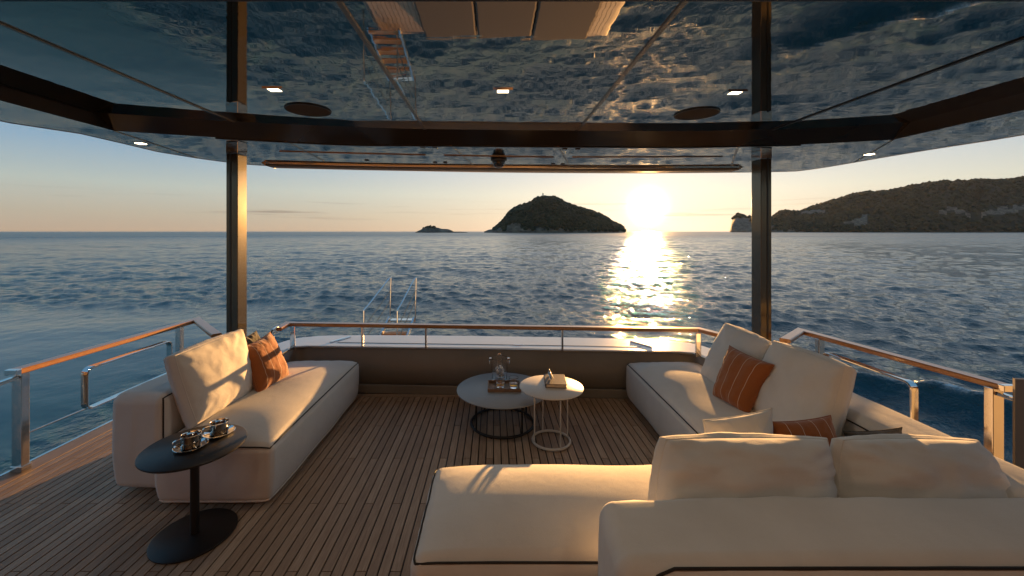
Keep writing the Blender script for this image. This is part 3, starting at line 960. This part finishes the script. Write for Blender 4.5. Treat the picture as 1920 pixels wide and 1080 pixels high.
# stern rail
sr = empty('stern_rail', (0, 4.2, Z_B), 'teak topped stern handrail standing on the white bulwark top', 'handrail')
pA, pB, pC, pD = (-2.17, 4.02), (-2.19, 4.25), (2.05, 4.00), (2.20, 3.66)
teak('handrail', [pA, pB, pC, pD], sr)
for e_, (p, q) in enumerate(((pA, (-2.165, 3.90)), (pD, (2.235, 3.56)))):
    path = fillet([Vector((p[0], p[1], ZT - .018)), Vector((q[0], q[1], ZT - .018)), Vector((q[0] + .003, q[1] - .01, Z_B + .005))], .09, 7)
    bar('end_bend', path, .018, .07, M_chrome, sr, (p[1] - q[1], -(p[0] - q[0]), 0), .004)
for px_, by_ in ((549, 652), (1309, 668)):
    p = at(px_, by_, Z_B + .006)
    post(sr, p.x, p.y, Z_B + .004, ZT - .03, .052, .022, .0, M_chrome)
for px_, by_ in ((799, 651), (1054, 656), (680, 648)):
    p = at(px_, by_, Z_B + .006)
    post(sr, p.x, p.y, Z_B + .004, ZT - .03, .020, .05, 0, M_steel)

def side_rail(lab, path_out, diag, posts, gate, strap, low):
    t = empty('side_rail', (path_out[0][0], path_out[0][1], 0), lab, 'handrail', 'teak topped side rails')
    teak('handrail', path_out + [diag], t, .085, .038)
    x0, y0 = path_out[0]
    box('end_cap', x0 - .0435, x0 + .0435, y0 - .022, y0 + .012, ZT - .0395, ZT + .0015, M_chrome, t, .004)
    for i, (x, y, w, d) in enumerate(posts):
        b_ = post(t, x, y, 0.001, ZT - .03, w, d)
        if i == 0: box('foot_plate', x - w / 2 - .006, x + w / 2 + .006, y - d / 2 - .006, y + d / 2 + .006, .001, .045, M_steel, b_, .003)
    # flat-bar hoop inside the rail
    bar('hoop', fillet(gate, .055, 7), .014, .058, M_chrome, t, (1, 0, 0) if False else (0, 0, 0.0001) if False else (0, 0, 1), .004) if False else None
    bm = bmesh.new(); sweep_into(bm, fillet(gate, .055, 8), rect(.055, .014, .004), side=(1, 0, 0)); frombm('hoop', bm, M_chrome, t, sharp=30)
    bm = bmesh.new(); sweep_into(bm, smooth_curve(strap, 6), rect(.022, .05, .004), side=(0, 0, 1)); frombm('strap', bm, M_chrome, t, sharp=30)
    if low: tube('wire', low, .006, M_steel, t)
    return t
side_rail('left side rail with sunlit teak top and a chrome hoop beside the left sofa',
          [(-3.36, 2.80), (-3.30, 4.44)], (-2.62, 3.78),
          [(-3.36, 2.84, .075, .05), (-3.30, 4.20, .055, .05)],
          [Vector((-3.13, 3.86, .30)), Vector((-3.13, 3.86, .648)), Vector((-3.13, 3.06, .648)), Vector((-3.13, 3.06, .335)), Vector((-3.13, 3.86, .335))],
          [Vector((-3.36, 2.82, .672)), Vector((-3.42, 2.68, .652)), Vector((-3.58, 2.50, .65)), Vector((-3.66, 2.31, .65))],
          [Vector((-3.36, 2.85, .25)), Vector((-3.30, 4.42, .25))])
side_rail('right side rail with teak top and a chrome hoop beside the right sofa',
          [(3.23, 2.52), (3.03, 3.95)], (2.62, 3.60),
          [(3.20, 2.56, .075, .05), (3.03, 3.72, .055, .05)],
          [Vector((2.90, 3.50, .30)), Vector((2.90, 3.50, .645)), Vector((2.92, 2.78, .645)), Vector((2.92, 2.78, .30)), Vector((2.90, 3.50, .30))],
          [Vector((3.20, 2.54, .672)), Vector((3.27, 2.44, .652)), Vector((3.42, 2.30, .65)), Vector((3.55, 2.25, .65))],
          None)
wp = empty('wing_panel', (3.5, 2.2, 0), 'smoked brown wing panel at the right edge of the deck', 'panel')
frompy('pane', [(3.16, 2.46 - .02, 0), (3.90, 2.30, 0), (3.90, 2.30, .80), (3.16 + .0, 2.44, .80), (3.17, 2.46, 0), (3.91, 2.33, 0), (3.91, 2.33, .80), (3.17, 2.46, .80)], [(0, 1, 2, 3), (4, 5, 6, 7), (0, 1, 5, 4), (1, 2, 6, 5), (2, 3, 7, 6), (3, 0, 4, 7)], M_brown, wp, False)
wp_pane = wp.children[0]
for v_ in wp_pane.data.vertices:
    v_.co.x += .02; 

wq = empty('wing_panel', (-3.65, 2.3, -.3), 'smoked brown wing panel at the left edge of the deck', 'panel')
box('pane', -3.86, -3.47, 2.28, 2.31, -.3, .80, M_brown, wq, .002)

# ------------------------------------------------------------------ boarding stair astern
ps = empty('boarding_stair', (-3.0, 10.2, -1.6), 'steel boarding stair with handrails standing behind the stern rail', 'stair')
def atd(x, y, d): return Vector(((x - PX) * d / F, d, CZ - (y - PY) * d / F))
dN, dF = 10.0, 11.0
for xa, xb, xc in ((682, 733, 731), (745, 780.5, 778)):
    nb, nt_ = atd(xa - .5, 640, dN), atd(xa, 581, dN)
    ft, fb = atd(xb, 520.5, dF), atd(xc, 604, dF)
    bend = nt_.lerp(ft, .14) + Vector((0, 0, -.02))
    tube('handrail', fillet([nb + Vector((0, 0, -1.0)), nt_, bend, ft + Vector((-.04, -.02, -.02)), ft, fb], .05, 4), .019, M_chrome, ps, n=8)
    for f_ in (.42, .75):
        a_ = nb.lerp(nt_, 1 - f_ * .9 + .0) + Vector((0, 0, -.35 * f_)); c_ = fb.lerp(ft, 1 - f_ * .68)
        tube('mid_rail', [a_, c_], .013, M_seam, ps, n=6)
for (xa, ya), (xb, yb) in (((713, 630), (730, 596)), ((764, 630), (776, 597))):
    a_, c_ = atd(xa, ya, dN + .35), atd(xb, yb, dF)
    dv = (a_ - c_)
    bar('stringer', [c_, a_ + dv * 1.2], .10, .05, M_steel, ps, (0, 0, 1), .004)
for k_ in range(6):
    f_ = k_ * .42
    l_ = atd(731, 600, dF).lerp(atd(713, 630, dN + .35), f_); r_ = atd(776, 601, dF).lerp(atd(764, 630, dN + .35), f_)
    box('tread', l_.x + .03, r_.x - .03, l_.y - .12, l_.y + .12, l_.z - .02, l_.z + .02, M_rail if k_ else M_steel, ps, .004)

# ------------------------------------------------------------------ upholstery
def lin(a, b, n, edge):
    """grid lines, denser near both ends"""
    m_ = [a, a + edge * .12, a + edge * .3, a + edge * .5, a + edge * .7, a + edge * .88, a + edge, a + edge * 1.6]
    inn = np.linspace(a + edge * 2.4, b - edge * 2.4, n)
    return np.array(m_ + list(inn) + [a + b - q for q in m_[::-1]])

def soft_block(name, x0, x1, y0, y1, z0, z1, r, crown, mat_, parent, seed=0, bulge=.012, wr=.0065, n=(14, 18), pipe=True, pipe_sides=None, pipe_mat=None, tuck=.02, pu=3.2, pv=4.0, tilt=0.0):
    gx, gy, gz = lin(x0, x1, n[0], r), lin(y0, y1, n[1], r), lin(z0, z1, 6, r)
    C = Vector(((x0 + x1) / 2, (y0 + y1) / 2, (z0 + z1) / 2)); Hf = Vector(((x1 - x0) / 2, (y1 - y0) / 2, (z1 - z0) / 2))
    bm = bmesh.new(); cache = {}
    def shape(p):
        q = Vector([max(-Hf[i] + r, min(Hf[i] - r, p[i] - C[i])) for i in range(3)])
        d = (p - C) - q
        nn = d.normalized() if d.length > 1e-9 else Vector((0, 0, 1))
        s = q + nn * r
        u, v, w = s.x / Hf.x, s.y / Hf.y, s.z / Hf.z
        fu, fv = max(0, 1 - abs(u) ** pu), max(0, 1 - abs(v) ** pv)
        if s.z > 0: s.z += crown * fu ** .8 * fv ** .8 * max(0, w) ** 4
        if s.z > 0: s.z += tilt * s.y * max(0, w) ** 2
        fw = max(0, 1 - w * w)
        s.x += math.copysign(bulge * fw * max(0, 1 - v ** 4), u) * min(1, abs(u) ** 8)
        s.y += math.copysign(bulge * fw * max(0, 1 - u ** 4), v) * min(1, abs(v) ** 8)
        # drawn in towards the deck
        if w < 0:
            s.x -= math.copysign(tuck * w * w, u) * min(1, abs(u) ** 6); s.y -= math.copysign(tuck * w * w, v) * min(1, abs(v) ** 6)
        P = C + s
        k1 = noise.noise(Vector((P.x * 2.2, P.y * 2.2, P.z * 2.2 + seed))) * wr * 1.4
        # short puckers along the top seam
        e = min(abs(1 - abs(u)) * Hf.x, abs(1 - abs(v)) * Hf.y)
        al = P.y if abs(u) > abs(v) else P.x
        k2 = noise.noise(Vector((al * 26, seed * 3.1, P.z * 2))) * wr * math.exp(-e / .10) * (.9 if w > .2 else .35)
        return P + nn * (k1 + k2)
    def vert(p):
        k = (round(p[0], 5), round(p[1], 5), round(p[2], 5))
        if k not in cache: cache[k] = bm.verts.new(shape(Vector(p)))
        return cache[k]
    def face(A, B, fn):
        for i in range(len(A) - 1):
            for j in range(len(B) - 1):
                bm.faces.new([vert(fn(A[i], B[j])), vert(fn(A[i + 1], B[j])), vert(fn(A[i + 1], B[j + 1])), vert(fn(A[i], B[j + 1]))])
    face(gx, gy, lambda a, b_: (a, b_, z1)); face(gx, gy, lambda a, b_: (a, b_, z0))
    face(gx, gz, lambda a, b_: (a, y0, b_)); face(gx, gz, lambda a, b_: (a, y1, b_))
    face(gy, gz, lambda a, b_: (x0, a, b_)); face(gy, gz, lambda a, b_: (x1, a, b_))
    o = frombm(name, bm, mat_, parent, True, None)
    def edge_pt(p, out=.0035):
        s = shape(Vector(p)); q = Vector([max(-Hf[i] + r, min(Hf[i] - r, p[i] - C[i])) for i in range(3)])
        return s + ((Vector(p) - C) - q).normalized() * out
    o['_'] = 0; del o['_']
    return o, edge_pt

def seam_path(edge_pt, pts_, n=14):
    out = []
    for a_, b_ in zip(pts_, pts_[1:]):
        a_, b_ = Vector(a_), Vector(b_)
        for k_ in range(n): out.append(edge_pt(a_.lerp(b_, k_ / n)))
    out.append(edge_pt(Vector(pts_[-1])))
    return out

def top_seam(x0, x1, y0, y1, z1, closed=True):
    return [(x0, y0, z1), (x1, y0, z1), (x1, y1, z1), (x0, y1, z1), (x0, y0, z1)]

def pillow(name, corners, thick, mat_, label, cat, group=None, edge=.0, seed=0, ears=.05, n=36, wr=.010, pipe=None, rnd=0.0, pw=3.0, ex=.55):
    """cushion from its four corner points (bottom-left, bottom-right, top-right, top-left as seen from its face)"""
    c = [Vector(p) for p in corners]
    nrm_ = ((c[1] - c[0]).cross(c[3] - c[0])).normalized()
    ctr = sum(c, Vector()) / 4
    t = empty(name, (ctr.x, ctr.y, min(p.z for p in c)), label, cat, group)
    # dense near the rim
    us = [math.sin(math.pi / 2 * (-1 + 2 * i / n)) * .5 + (-1 + 2 * i / n) * .5 for i in range(n + 1)]
    def mid(u, v):
        # rim is drawn in between the corners
        du = ears * (1 - v * v) * abs(u) ** 2; dv = ears * (1 - u * u) * abs(v) ** 2
        k_ = 1 - rnd * (abs(u * v)) ** 2.2
        a_, b_ = (u * k_ * (1 - du) + 1) / 2, (v * k_ * (1 - dv) + 1) / 2
        p = (c[0] * (1 - a_) + c[1] * a_) * (1 - b_) + (c[3] * (1 - a_) + c[2] * a_) * b_
        return p
    def th(u, v, sgn):
        f = max(0, 1 - abs(u) ** pw) ** ex * max(0, 1 - abs(v) ** pw) ** ex
        f = f * (1 - .10 * v)          # filling settles downwards
        d = edge + (thick - edge) * f
        w_ = noise.noise(Vector((u * 2.1 + seed, v * 2.1, sgn * 3 + seed))) * wr * 1.1 * f
        # creases running in from corners and rim
        rim = max(abs(u), abs(v))
        ang = math.atan2(v, u)
        w_ += noise.noise(Vector((ang * 5.5, rim * 1.2 + seed, sgn * 7))) * wr * 1.5 * max(0, rim - .35) * (1 - max(0, rim - .93) / .07)
        w_ += noise.noise(Vector((u * 6, v * 6 + seed, sgn))) * wr * .35
        return d + w_ * (1 if rim < .999 else .25)
    bm = bmesh.new(); uvl = bm.loops.layers.uv.new('UVMap')
    G = {}
    for sgn in (1, -1):
        for i, u in enumerate(us):
            for j, v in enumerate(us):
                rim = i in (0, n) or j in (0, n)
                if rim and edge < 1e-4 and sgn == -1: G[sgn, i, j] = G[1, i, j]; continue
                G[sgn, i, j] = bm.verts.new(mid(u, v) + nrm_ * sgn * (th(u, v, sgn) if not (rim and edge < 1e-4) else noise.noise(Vector((u * 5, v * 5, seed))) * .004))
    def quad(vs_, uvs):
        try: f_ = bm.faces.new(vs_)
        except ValueError: return
        for l_, q_ in zip(f_.loops, uvs): l_[uvl].uv = q_
    for sgn in (1, -1):
        for i in range(n):
            for j in range(n):
                ids = [(i, j), (i + 1, j), (i + 1, j + 1), (i, j + 1)]
                if sgn < 0: ids = ids[::-1]
                quad([G[sgn, a_, b_] for a_, b_ in ids], [((us[a_] + 1) / 2, (us[b_] + 1) / 2) for a_, b_ in ids])
    ring = [(i, 0) for i in range(n)] + [(n, j) for j in range(n)] + [(i, n) for i in range(n, 0, -1)] + [(0, j) for j in range(n, 0, -1)]
    if edge >= 1e-4:
        # gusset with a soft bulge
        K = 4
        prevr = [G[-1, a_, b_] for a_, b_ in ring]
        for k_ in range(1, K + 1):
            if k_ == K: cur = [G[1, a_, b_] for a_, b_ in ring]
            else:
                f_ = k_ / K; cur = []
                for (a_, b_) in ring:
                    p = G[-1, a_, b_].co.lerp(G[1, a_, b_].co, f_); o_ = (p - ctr); o_ = (o_ - nrm_ * o_.dot(nrm_)).normalized()
                    cur.append(bm.verts.new(p + o_ * (.022 * 4 * f_ * (1 - f_)) + o_ * noise.noise(p * 22) * .004))
            for q in range(len(ring)):
                r_ = (q + 1) % len(ring)
                quad([prevr[q], prevr[r_], cur[r_], cur[q]], [(0, 0)] * 4)
            prevr = cur
    bm.verts.ensure_lookup_table()
    seam_pts = [[G[s_, a_, b_].co.copy() for a_, b_ in ring] for s_ in ((1, -1) if edge >= 1e-4 else (1,))]
    body = frombm('cover', bm, mat_, t, True, None)
    for sp in seam_pts:
        tube('seam', sp, .0032, pipe or mat_, t, closed=True, n=6)
    return t

ZSEAT = .405
# left sofa
ls = empty('sofa', (-1.75, 3.2, 0), 'long white sofa with black piping along the left side of the deck', 'sofa')
X0, X1, Y0, Y1 = -2.10, -1.365, 2.45, 4.08
o, ep = soft_block('seat', X0, X1, Y0, Y1, .018, .378, .045, .072, M_white, ls, 1.0)
tube('piping', seam_path(ep, top_seam(X0, X1, Y0, Y1, .378), 22), .0045, M_pipe, ls, n=6)
o, ep2 = soft_block('backrest', -2.47, -2.112, 2.56, 3.42, .03, .645, .06, .015, M_white, ls, 4.0, n=(8, 16))
tube('piping', seam_path(ep2, [(-2.112, 2.56, .03), (-2.112, 2.56, .645), (-2.112, 3.42, .645), (-2.112, 3.42, .4)], 18), .0045, M_pipe, ls, n=6)
tube('base_welt', seam_path(ep, [(X0, Y0, .018), (X1, Y0, .018), (X1, Y1, .018)], 18), .006, MATS['piping_white'], ls, n=6)

# corner sofa on the right
cs = empty('corner_sofa', (1.2, 2.3, 0), 'white corner sofa with a chaise in the foreground and along the right side', 'sofa')
o, ep = soft_block('seat', 1.33, 2.06, 2.30, 4.05, .018, .375, .045, .072, M_white, cs, 8.0)
tube('piping', seam_path(ep, top_seam(1.33, 2.06, 2.30, 4.05, .375), 22), .0045, M_pipe, cs, n=6)
o, ep = soft_block('chaise_seat', -.34, 2.06, 1.60, 2.285, .018, .372, .055, .075, M_white, cs, 12.0, n=(26, 14), pu=6.0, pv=2.0)
tube('piping', seam_path(ep, top_seam(-.34, 2.06, 1.60, 2.285, .372), 22), .0045, M_pipe, cs, n=6)
o, ep = soft_block('backrest', .405, 2.40, 1.27, 1.59, .03, .645, .06, .012, M_white, cs, 15.0, n=(26, 8), tilt=.13)
tube('piping', seam_path(ep, [(.485, 1.27, .10), (.495, 1.27, .56), (.52, 1.27, .62), (.58, 1.27, .645), (2.36, 1.27, .645)], 16), .005, M_pipe, cs, n=6)
o, ep = soft_block('side_backrest', 2.068, 2.39, 1.60, 3.36, .03, .640, .055, .012, M_white, cs, 18.0, n=(8, 22))
tube('piping', seam_path(ep, [(2.068, 1.60, .600), (2.068, 3.36, .600)], 30), .0045, M_pipe, cs, n=6)

# cushions, left
G1, G2 = 'large white back cushions', 'rust striped cushions'
pillow('back_cushion', [(-2.00, 3.22, .40), (-2.04, 2.60, .40), (-2.16, 2.62, .885), (-2.10, 3.30, .885)][::-1] and [(-1.985, 2.62, .412), (-1.955, 3.22, .412), (-2.10, 3.30, .89), (-2.15, 2.63, .875)],
       .115, M_white2, 'large white cushion leaning on the left sofa, half in sunlight', 'cushion', G1, .04, 2, .02, rnd=.045, pw=2.6)
pillow('rust_cushion', [(-1.83, 3.11, .425), (-1.79, 3.50, .43), (-2.035, 3.64, .785), (-2.03, 3.22, .765)], .085, M_orange,
       'sunlit rust orange striped cushion on the left sofa', 'cushion', G2, 0, 5, .06)
pillow('olive_cushion', [(-2.01, 3.30, .43), (-2.00, 3.64, .43), (-2.15, 3.62, .80), (-2.16, 3.28, .79)], .05, M_dark,
       'dark olive cushion tucked behind the rust cushion on the left sofa', 'cushion', 'dark cushions', 0, 6, .07)
# cushions, right sofa
pillow('back_cushion', [(1.86, 3.56, .405), (1.86, 2.98, .405), (2.09, 2.96, .86), (2.11, 3.60, .87)], .105, M_white2,
       'large white cushion at the far end of the right sofa', 'cushion', G1, .04, 8, .02, rnd=.05, pw=2.6)
pillow('back_cushion', [(1.87, 2.93, .405), (1.88, 2.26, .405), (2.12, 2.36, .895), (2.10, 2.97, .885)], .115, M_white2,
       'large white cushion on the right sofa behind the rust cushion', 'cushion', G1, .04, 9, .02, rnd=.05, pw=2.6)
pillow('rust_cushion', [(1.69, 3.10, .425), (1.76, 2.78, .41), (1.92, 2.74, .785), (1.88, 3.19, .79)], .08, M_orange,
       'shaded brown rust striped cushion on the right sofa', 'cushion', G2, 0, 14, .06)
# cushions on the foreground sofa
pillow('back_cushion', [(.635, 1.67, .43), (1.40, 1.67, .43), (1.55, 1.86, .745), (.76, 1.84, .755)], .175, M_white2,
       'large white cushion seen from behind, left one on the foreground sofa back', 'cushion', G1, .03, 21, .015, wr=.024, rnd=.06, pw=2.5, ex=.55)
pillow('back_cushion', [(1.42, 1.68, .43), (2.22, 1.70, .43), (2.26, 1.88, .725), (1.58, 1.86, .74)], .175, M_white2,
       'large white cushion seen from behind, right one on the foreground sofa back', 'cushion', G1, .03, 27, .015, wr=.024, rnd=.06, pw=2.5, ex=.55)
pillow('white_cushion', [(1.06, 2.00, .43), (1.42, 2.00, .43), (1.50, 2.16, .745), (1.12, 2.14, .69)], .08, M_white2,
       'small white cushion peeping over the left foreground back cushion', 'cushion', None, 0, 31, .06)
pillow('rust_cushion', [(1.44, 2.00, .42), (1.78, 2.00, .42), (1.80, 2.14, .715), (1.47, 2.12, .69)], .08, M_orange,
       'rust cushion half hidden behind the two foreground back cushions', 'cushion', G2, 0, 33, .06)
pillow('olive_cushion', [(1.80, 2.00, .42), (2.04, 2.0, .42), (2.12, 2.08, .68), (1.82, 2.08, .66)], .06, M_dark,
       'dark olive cushion behind the right foreground back cushion', 'cushion', 'dark cushions', 0, 36, .06)

# ------------------------------------------------------------------ tables and what stands on them
def ring_table(name, lab, c, r_top, z, r_ring, mt, ml, nleg, a0, r_leg, tube_r):
    t = empty(name, (c[0], c[1], 0), lab, 'table')
    L_ = (c[0], c[1], 0)
    lathe('table_top', [(0, z - .012), (r_top - .006, z - .012), (r_top, z - .007), (r_top, z - .003), (r_top - .004, z), (0, z)], mt, t, 96, L_)
    ringp = [Vector((c[0] + r_ring * math.cos(2 * math.pi * k_ / 64), c[1] + r_ring * math.sin(2 * math.pi * k_ / 64), tube_r + .004)) for k_ in range(64)]
    rg_ = tube('base_ring', ringp, tube_r, ml, t, closed=True, n=10)
    for k_ in range(nleg):
        a_ = a0 + 2 * math.pi * k_ / nleg
        q = Vector((c[0] + r_ring * math.cos(a_), c[1] + r_ring * math.sin(a_), 0))
        tube('leg', [q + Vector((0, 0, tube_r)), q + Vector((0, 0, z - .012))], r_leg, ml, t, n=8)
        g = Vector((c[0] + r_ring * math.cos(a_ + .6), c[1] + r_ring * math.sin(a_ + .6), 0))
        lathe('glide', [(0, 0), (.008, 0), (.008, .008), (0, .008)], M_trim, rg_, 8, g)
    return t
ZG, ZW = .312, .449
ring_table('coffee_table', 'low round grey coffee table with a black ring base', (.075, 3.54), .402, ZG, .275, M_tgrey, M_tblack, 4, .62, .008, .011)
ring_table('side_table', 'round white side table on thin white legs beside the grey table', (.464, 3.236), .256, ZW, .150, M_twhite, M_twhite, 4, .35, .006, .010)
# pedestal table on the left
tb = empty('pedestal_table', (-1.68, 2.24, 0), 'black round pedestal table in front of the left sofa', 'table')
lc = (-1.675, 2.24, 0)
lathe('table_top', [(0, .492), (.246, .492), (.250, .496), (.250, .502), (.246, .505), (0, .505)], M_tblack, tb, 96, lc)
lathe('stem', [(.022, .01), (.022, .492)], M_tblack, tb, 24, lc)
lathe('base', [(0, 0.001), (.200, .001), (.204, .005), (.204, .010), (.198, .014), (0, .014)], M_tblack, tb, 96, lc)

def cup_set(px_, py_, lab1, lab2, rot):
    p = at(px_, py_, .505)
    s = empty('saucer', p, lab1, 'saucer', 'steel saucers on the pedestal table')
    lathe('dish', [(0, .004), (.040, .004), (.046, .006), (.072, .010), (.080, .014), (.082, .013), (.072, .006), (.045, .001), (0, .001)], M_chrome, s, 48, p)
    q = p + Vector((0, 0, .0055))
    c = empty('cup', q, lab2, 'cup', 'steel cups on the pedestal table')
    lathe('body', [(0, 0), (.040, 0), (.046, .004), (.047, .062), (.0485, .066), (.0465, .066), (.0445, .062), (.0435, .006), (0, .005)], M_chrome, c, 48, q)
    lathe('coffee', [(0, .050), (.044, .050)], M_lens, c, 32, q)
    ca_, sa_ = math.cos(rot), math.sin(rot)
    pts_ = [q + Vector((ca_ * r_, sa_ * r_, z_)) for r_, z_ in ((.045, .056), (.082, .054), (.080, .014), (.045, .012))]
    bm = bmesh.new(); sweep_into(bm, fillet(pts_, .014, 5), rect(.014, .004, .001), side=(-sa_, ca_, 0)); frombm('handle', bm, M_chrome, c)
cup_set(358, 838, 'steel saucer on the black table, nearer of two', 'steel espresso cup on the black table, nearer of two', math.radians(232))
cup_set(411, 813, 'steel saucer on the black table, farther of two', 'steel espresso cup on the black table, farther of two', math.radians(232))

# tray
p = at(941, 727, ZG); tx_, ty_ = p.x + .02, p.y
tr = empty('tray', (tx_, ty_, ZG), 'brown leather tray holding two tumblers on the grey table', 'tray')
TW, TD = .145, .105
box('tray_floor', tx_ - TW, tx_ + TW, ty_ - TD, ty_ + TD, ZG + .001, ZG + .008, M_tray, tr, .002)
for x0, x1, y0, y1 in ((-TW, TW, -TD, -TD + .008), (-TW, TW, TD - .008, TD), (-TW, -TW + .008, -TD + .008, TD - .008), (TW - .008, TW, -TD + .008, TD - .008)):
    box('rim', tx_ + x0, tx_ + x1, ty_ + y0, ty_ + y1, ZG + .008, ZG + .030, M_tray, tr, .002)
def tumbler(x, y, lab, lab2):
    z = ZG + .0085
    t = empty('tumbler', (x, y, z), lab, 'glass', 'whisky tumblers on the tray')
    lathe('glass_body', [(0, 0), (.034, 0), (.037, .0006), (.0392, .004), (.0400, .010), (.0425, .050), (.0427, .080), (.0427, .086), (.0424, .0885), (.0417, .0893), (.0410, .0885), (.0407, .086), (.0406, .080), (.0402, .050), (.0380, .022), (.0365, .0172), (.033, .0160), (0, .0158)], M_glass, t, 40, (x, y, z))
    lathe('whisky', [(0, .0161), (.0328, .0163), (.0362, .0176), (.0377, .0222), (.0386, .0325), (.0384, .0335), (.036, .0338), (0, .0338)], M_whisky, t, 32, (x, y, z))
pa, pb = at(938, 724.5, ZG + .01), at(963, 725.5, ZG + .01)
tumbler(pa.x, pa.y, 'whisky tumbler on the tray in front of the ice bucket', '')
tumbler(pb.x, pb.y, 'whisky tumbler on the tray nearer the white table', '')
# ice bucket
pb = at(936.5, 712, ZG)
ib = empty('ice_bucket', (pb.x, pb.y, ZG), 'clear glass ice bucket with steel side handles on the grey table', 'ice bucket')
bl = (pb.x, pb.y, ZG + .0005)
lathe('bucket_body', [(0, 0), (.060, 0), (.064, .0005), (.0675, .004), (.0682, .010), (.0715, .055), (.0745, .10), (.0755, .17), (.07585, .199), (.0759, .202), (.0757, .2045), (.0749, .2055), (.0741, .2045), (.0739, .202), (.07385, .199), (.0735, .17), (.0725, .10), (.0695, .055), (.0660, .022), (.0640, .0145), (.060, .0125), (0, .0120)], M_glass, ib, 48, bl)
for s_ in (-1, 1):
    hx = pb.x + s_ * .078
    box('handle', hx - .006 if s_ > 0 else hx - .018, hx + .018 if s_ > 0 else hx + .006, pb.y - .012, pb.y + .012, ZG + .186, ZG + .204, M_chrome, ib, .004)
    tube('handle_ring', [Vector((hx + s_ * .014, pb.y + .020 * math.cos(k_ * math.pi / 8), ZG + .172 + .022 * math.sin(k_ * math.pi / 8))) for k_ in range(16)], .003, M_chrome, ib, closed=True, n=6)
rg = random.Random(4)
for k_ in range(13):
    a_ = rg.uniform(0, 6.28); r_ = .034 * math.sqrt(rg.random()); zz = ZG + .036 + .0062 * k_
    M_ = Matrix.Translation((pb.x + r_ * math.cos(a_), pb.y + r_ * math.sin(a_), zz)) @ Matrix.Rotation(rg.uniform(0, 3), 4, Vector((rg.random(), rg.random(), rg.random())).normalized())
    box('ice_cube', -.015, .015, -.015, .015, -.015, .015, M_ice, ib, .004, 2, M_)
tg = empty('ice_tongs', (pb.x, pb.y, ZG + .1), 'steel tongs standing in the ice bucket', 'tongs')
tube('arm', fillet([Vector((pb.x - .022, pb.y + .02, ZG + .09)), Vector((pb.x - .016, pb.y + .02, ZG + .238)), Vector((pb.x + .016, pb.y + .02, ZG + .238)), Vector((pb.x + .02, pb.y + .02, ZG + .09))], .02, 6), .003, M_chrome, tg, n=6)
# book and sunglasses
p = at(1041, 718, ZW)
bk = empty('book', (p.x, p.y, ZW), 'brown leather bound book lying on the white side table', 'book')
Mb = Matrix.Translation((p.x, p.y, ZW)) @ Matrix.Rotation(math.radians(-4), 4, 'Z')
box('back_cover', -.085, .085, -.115, .115, .001, .005, M_book, bk, .0015, 1, Mb)
box('pages', -.080, .081, -.111, .111, .005, .029, M_pages, bk, .0015, 1, Mb)
box('front_cover', -.085, .085, -.115, .115, .029, .033, M_book, bk, .0015, 1, Mb)
box('spine', -.088, -.081, -.115, .115, .001, .033, M_book, bk, .002, 2, Mb)
sg = empty('sunglasses', (p.x - .040, p.y + .03, ZW + .033), 'dark folded sunglasses lying on the book', 'sunglasses')
sx_, sy_, sz_ = p.x - .040, p.y + .03, ZW + .0345
kS = 1.3
def lens_path(oy):
    return [Vector((sx_ + .004 * math.sin(k_ * math.pi / 10 * 2), sy_ + oy + .034 * math.cos(k_ * math.pi / 10), sz_ + .027 + .026 * math.sin(k_ * math.pi / 10))) for k_ in range(20)]
for oy in (-.041, .041):
    lp = lens_path(oy)
    tube('rim', lp, .0022, M_chrome, sg, closed=True, n=6)
    frompy('lens', [p_ + Vector((.001, 0, 0)) for p_ in lp] + [sum(lp, Vector()) / 20 + Vector((-.004, 0, 0))], [(k_, (k_ + 1) % 20, 20) for k_ in range(20)], M_lens, sg)
tube('bridge', [Vector((sx_, sy_ - .008, sz_ + .030)), Vector((sx_ - .003, sy_, sz_ + .034)), Vector((sx_, sy_ + .008, sz_ + .030))], .002, M_chrome, sg, n=6)
for oy, hz in ((-.074, .030), (.074, .034)):
    tube('temple', [Vector((sx_, sy_ + oy, sz_ + .032)), Vector((sx_ + .012, sy_ + oy * .95, sz_ + .030)), Vector((sx_ + .022, sy_ - oy * .3, sz_ + hz * .4)), Vector((sx_ + .026, sy_ - oy * .8, sz_ + .006))], .0022, M_trim, sg, n=6)

# ------------------------------------------------------------------ evening haze over the sea
hm_ = bpy.data.materials.new('haze'); hm_.use_nodes = True
hn, hl = hm_.node_tree.nodes, hm_.node_tree.links
hn.clear()
ho = hn.new('ShaderNodeOutputMaterial'); hv = hn.new('ShaderNodeVolumePrincipled')
hv.inputs['Color'].default_value = (.93, .93, .95, 1); hv.inputs['Density'].default_value = 1.1e-5; hv.inputs['Anisotropy'].default_value = 0.0
hl.new(hv.outputs[0], ho.inputs['Volume'])
hz = box('haze', -4200, 6200, -4200, 4200, SEA - 6, 420, hm_, None, 0)
tag(hz, 'thin evening haze over the sea', None, None, 'stuff')
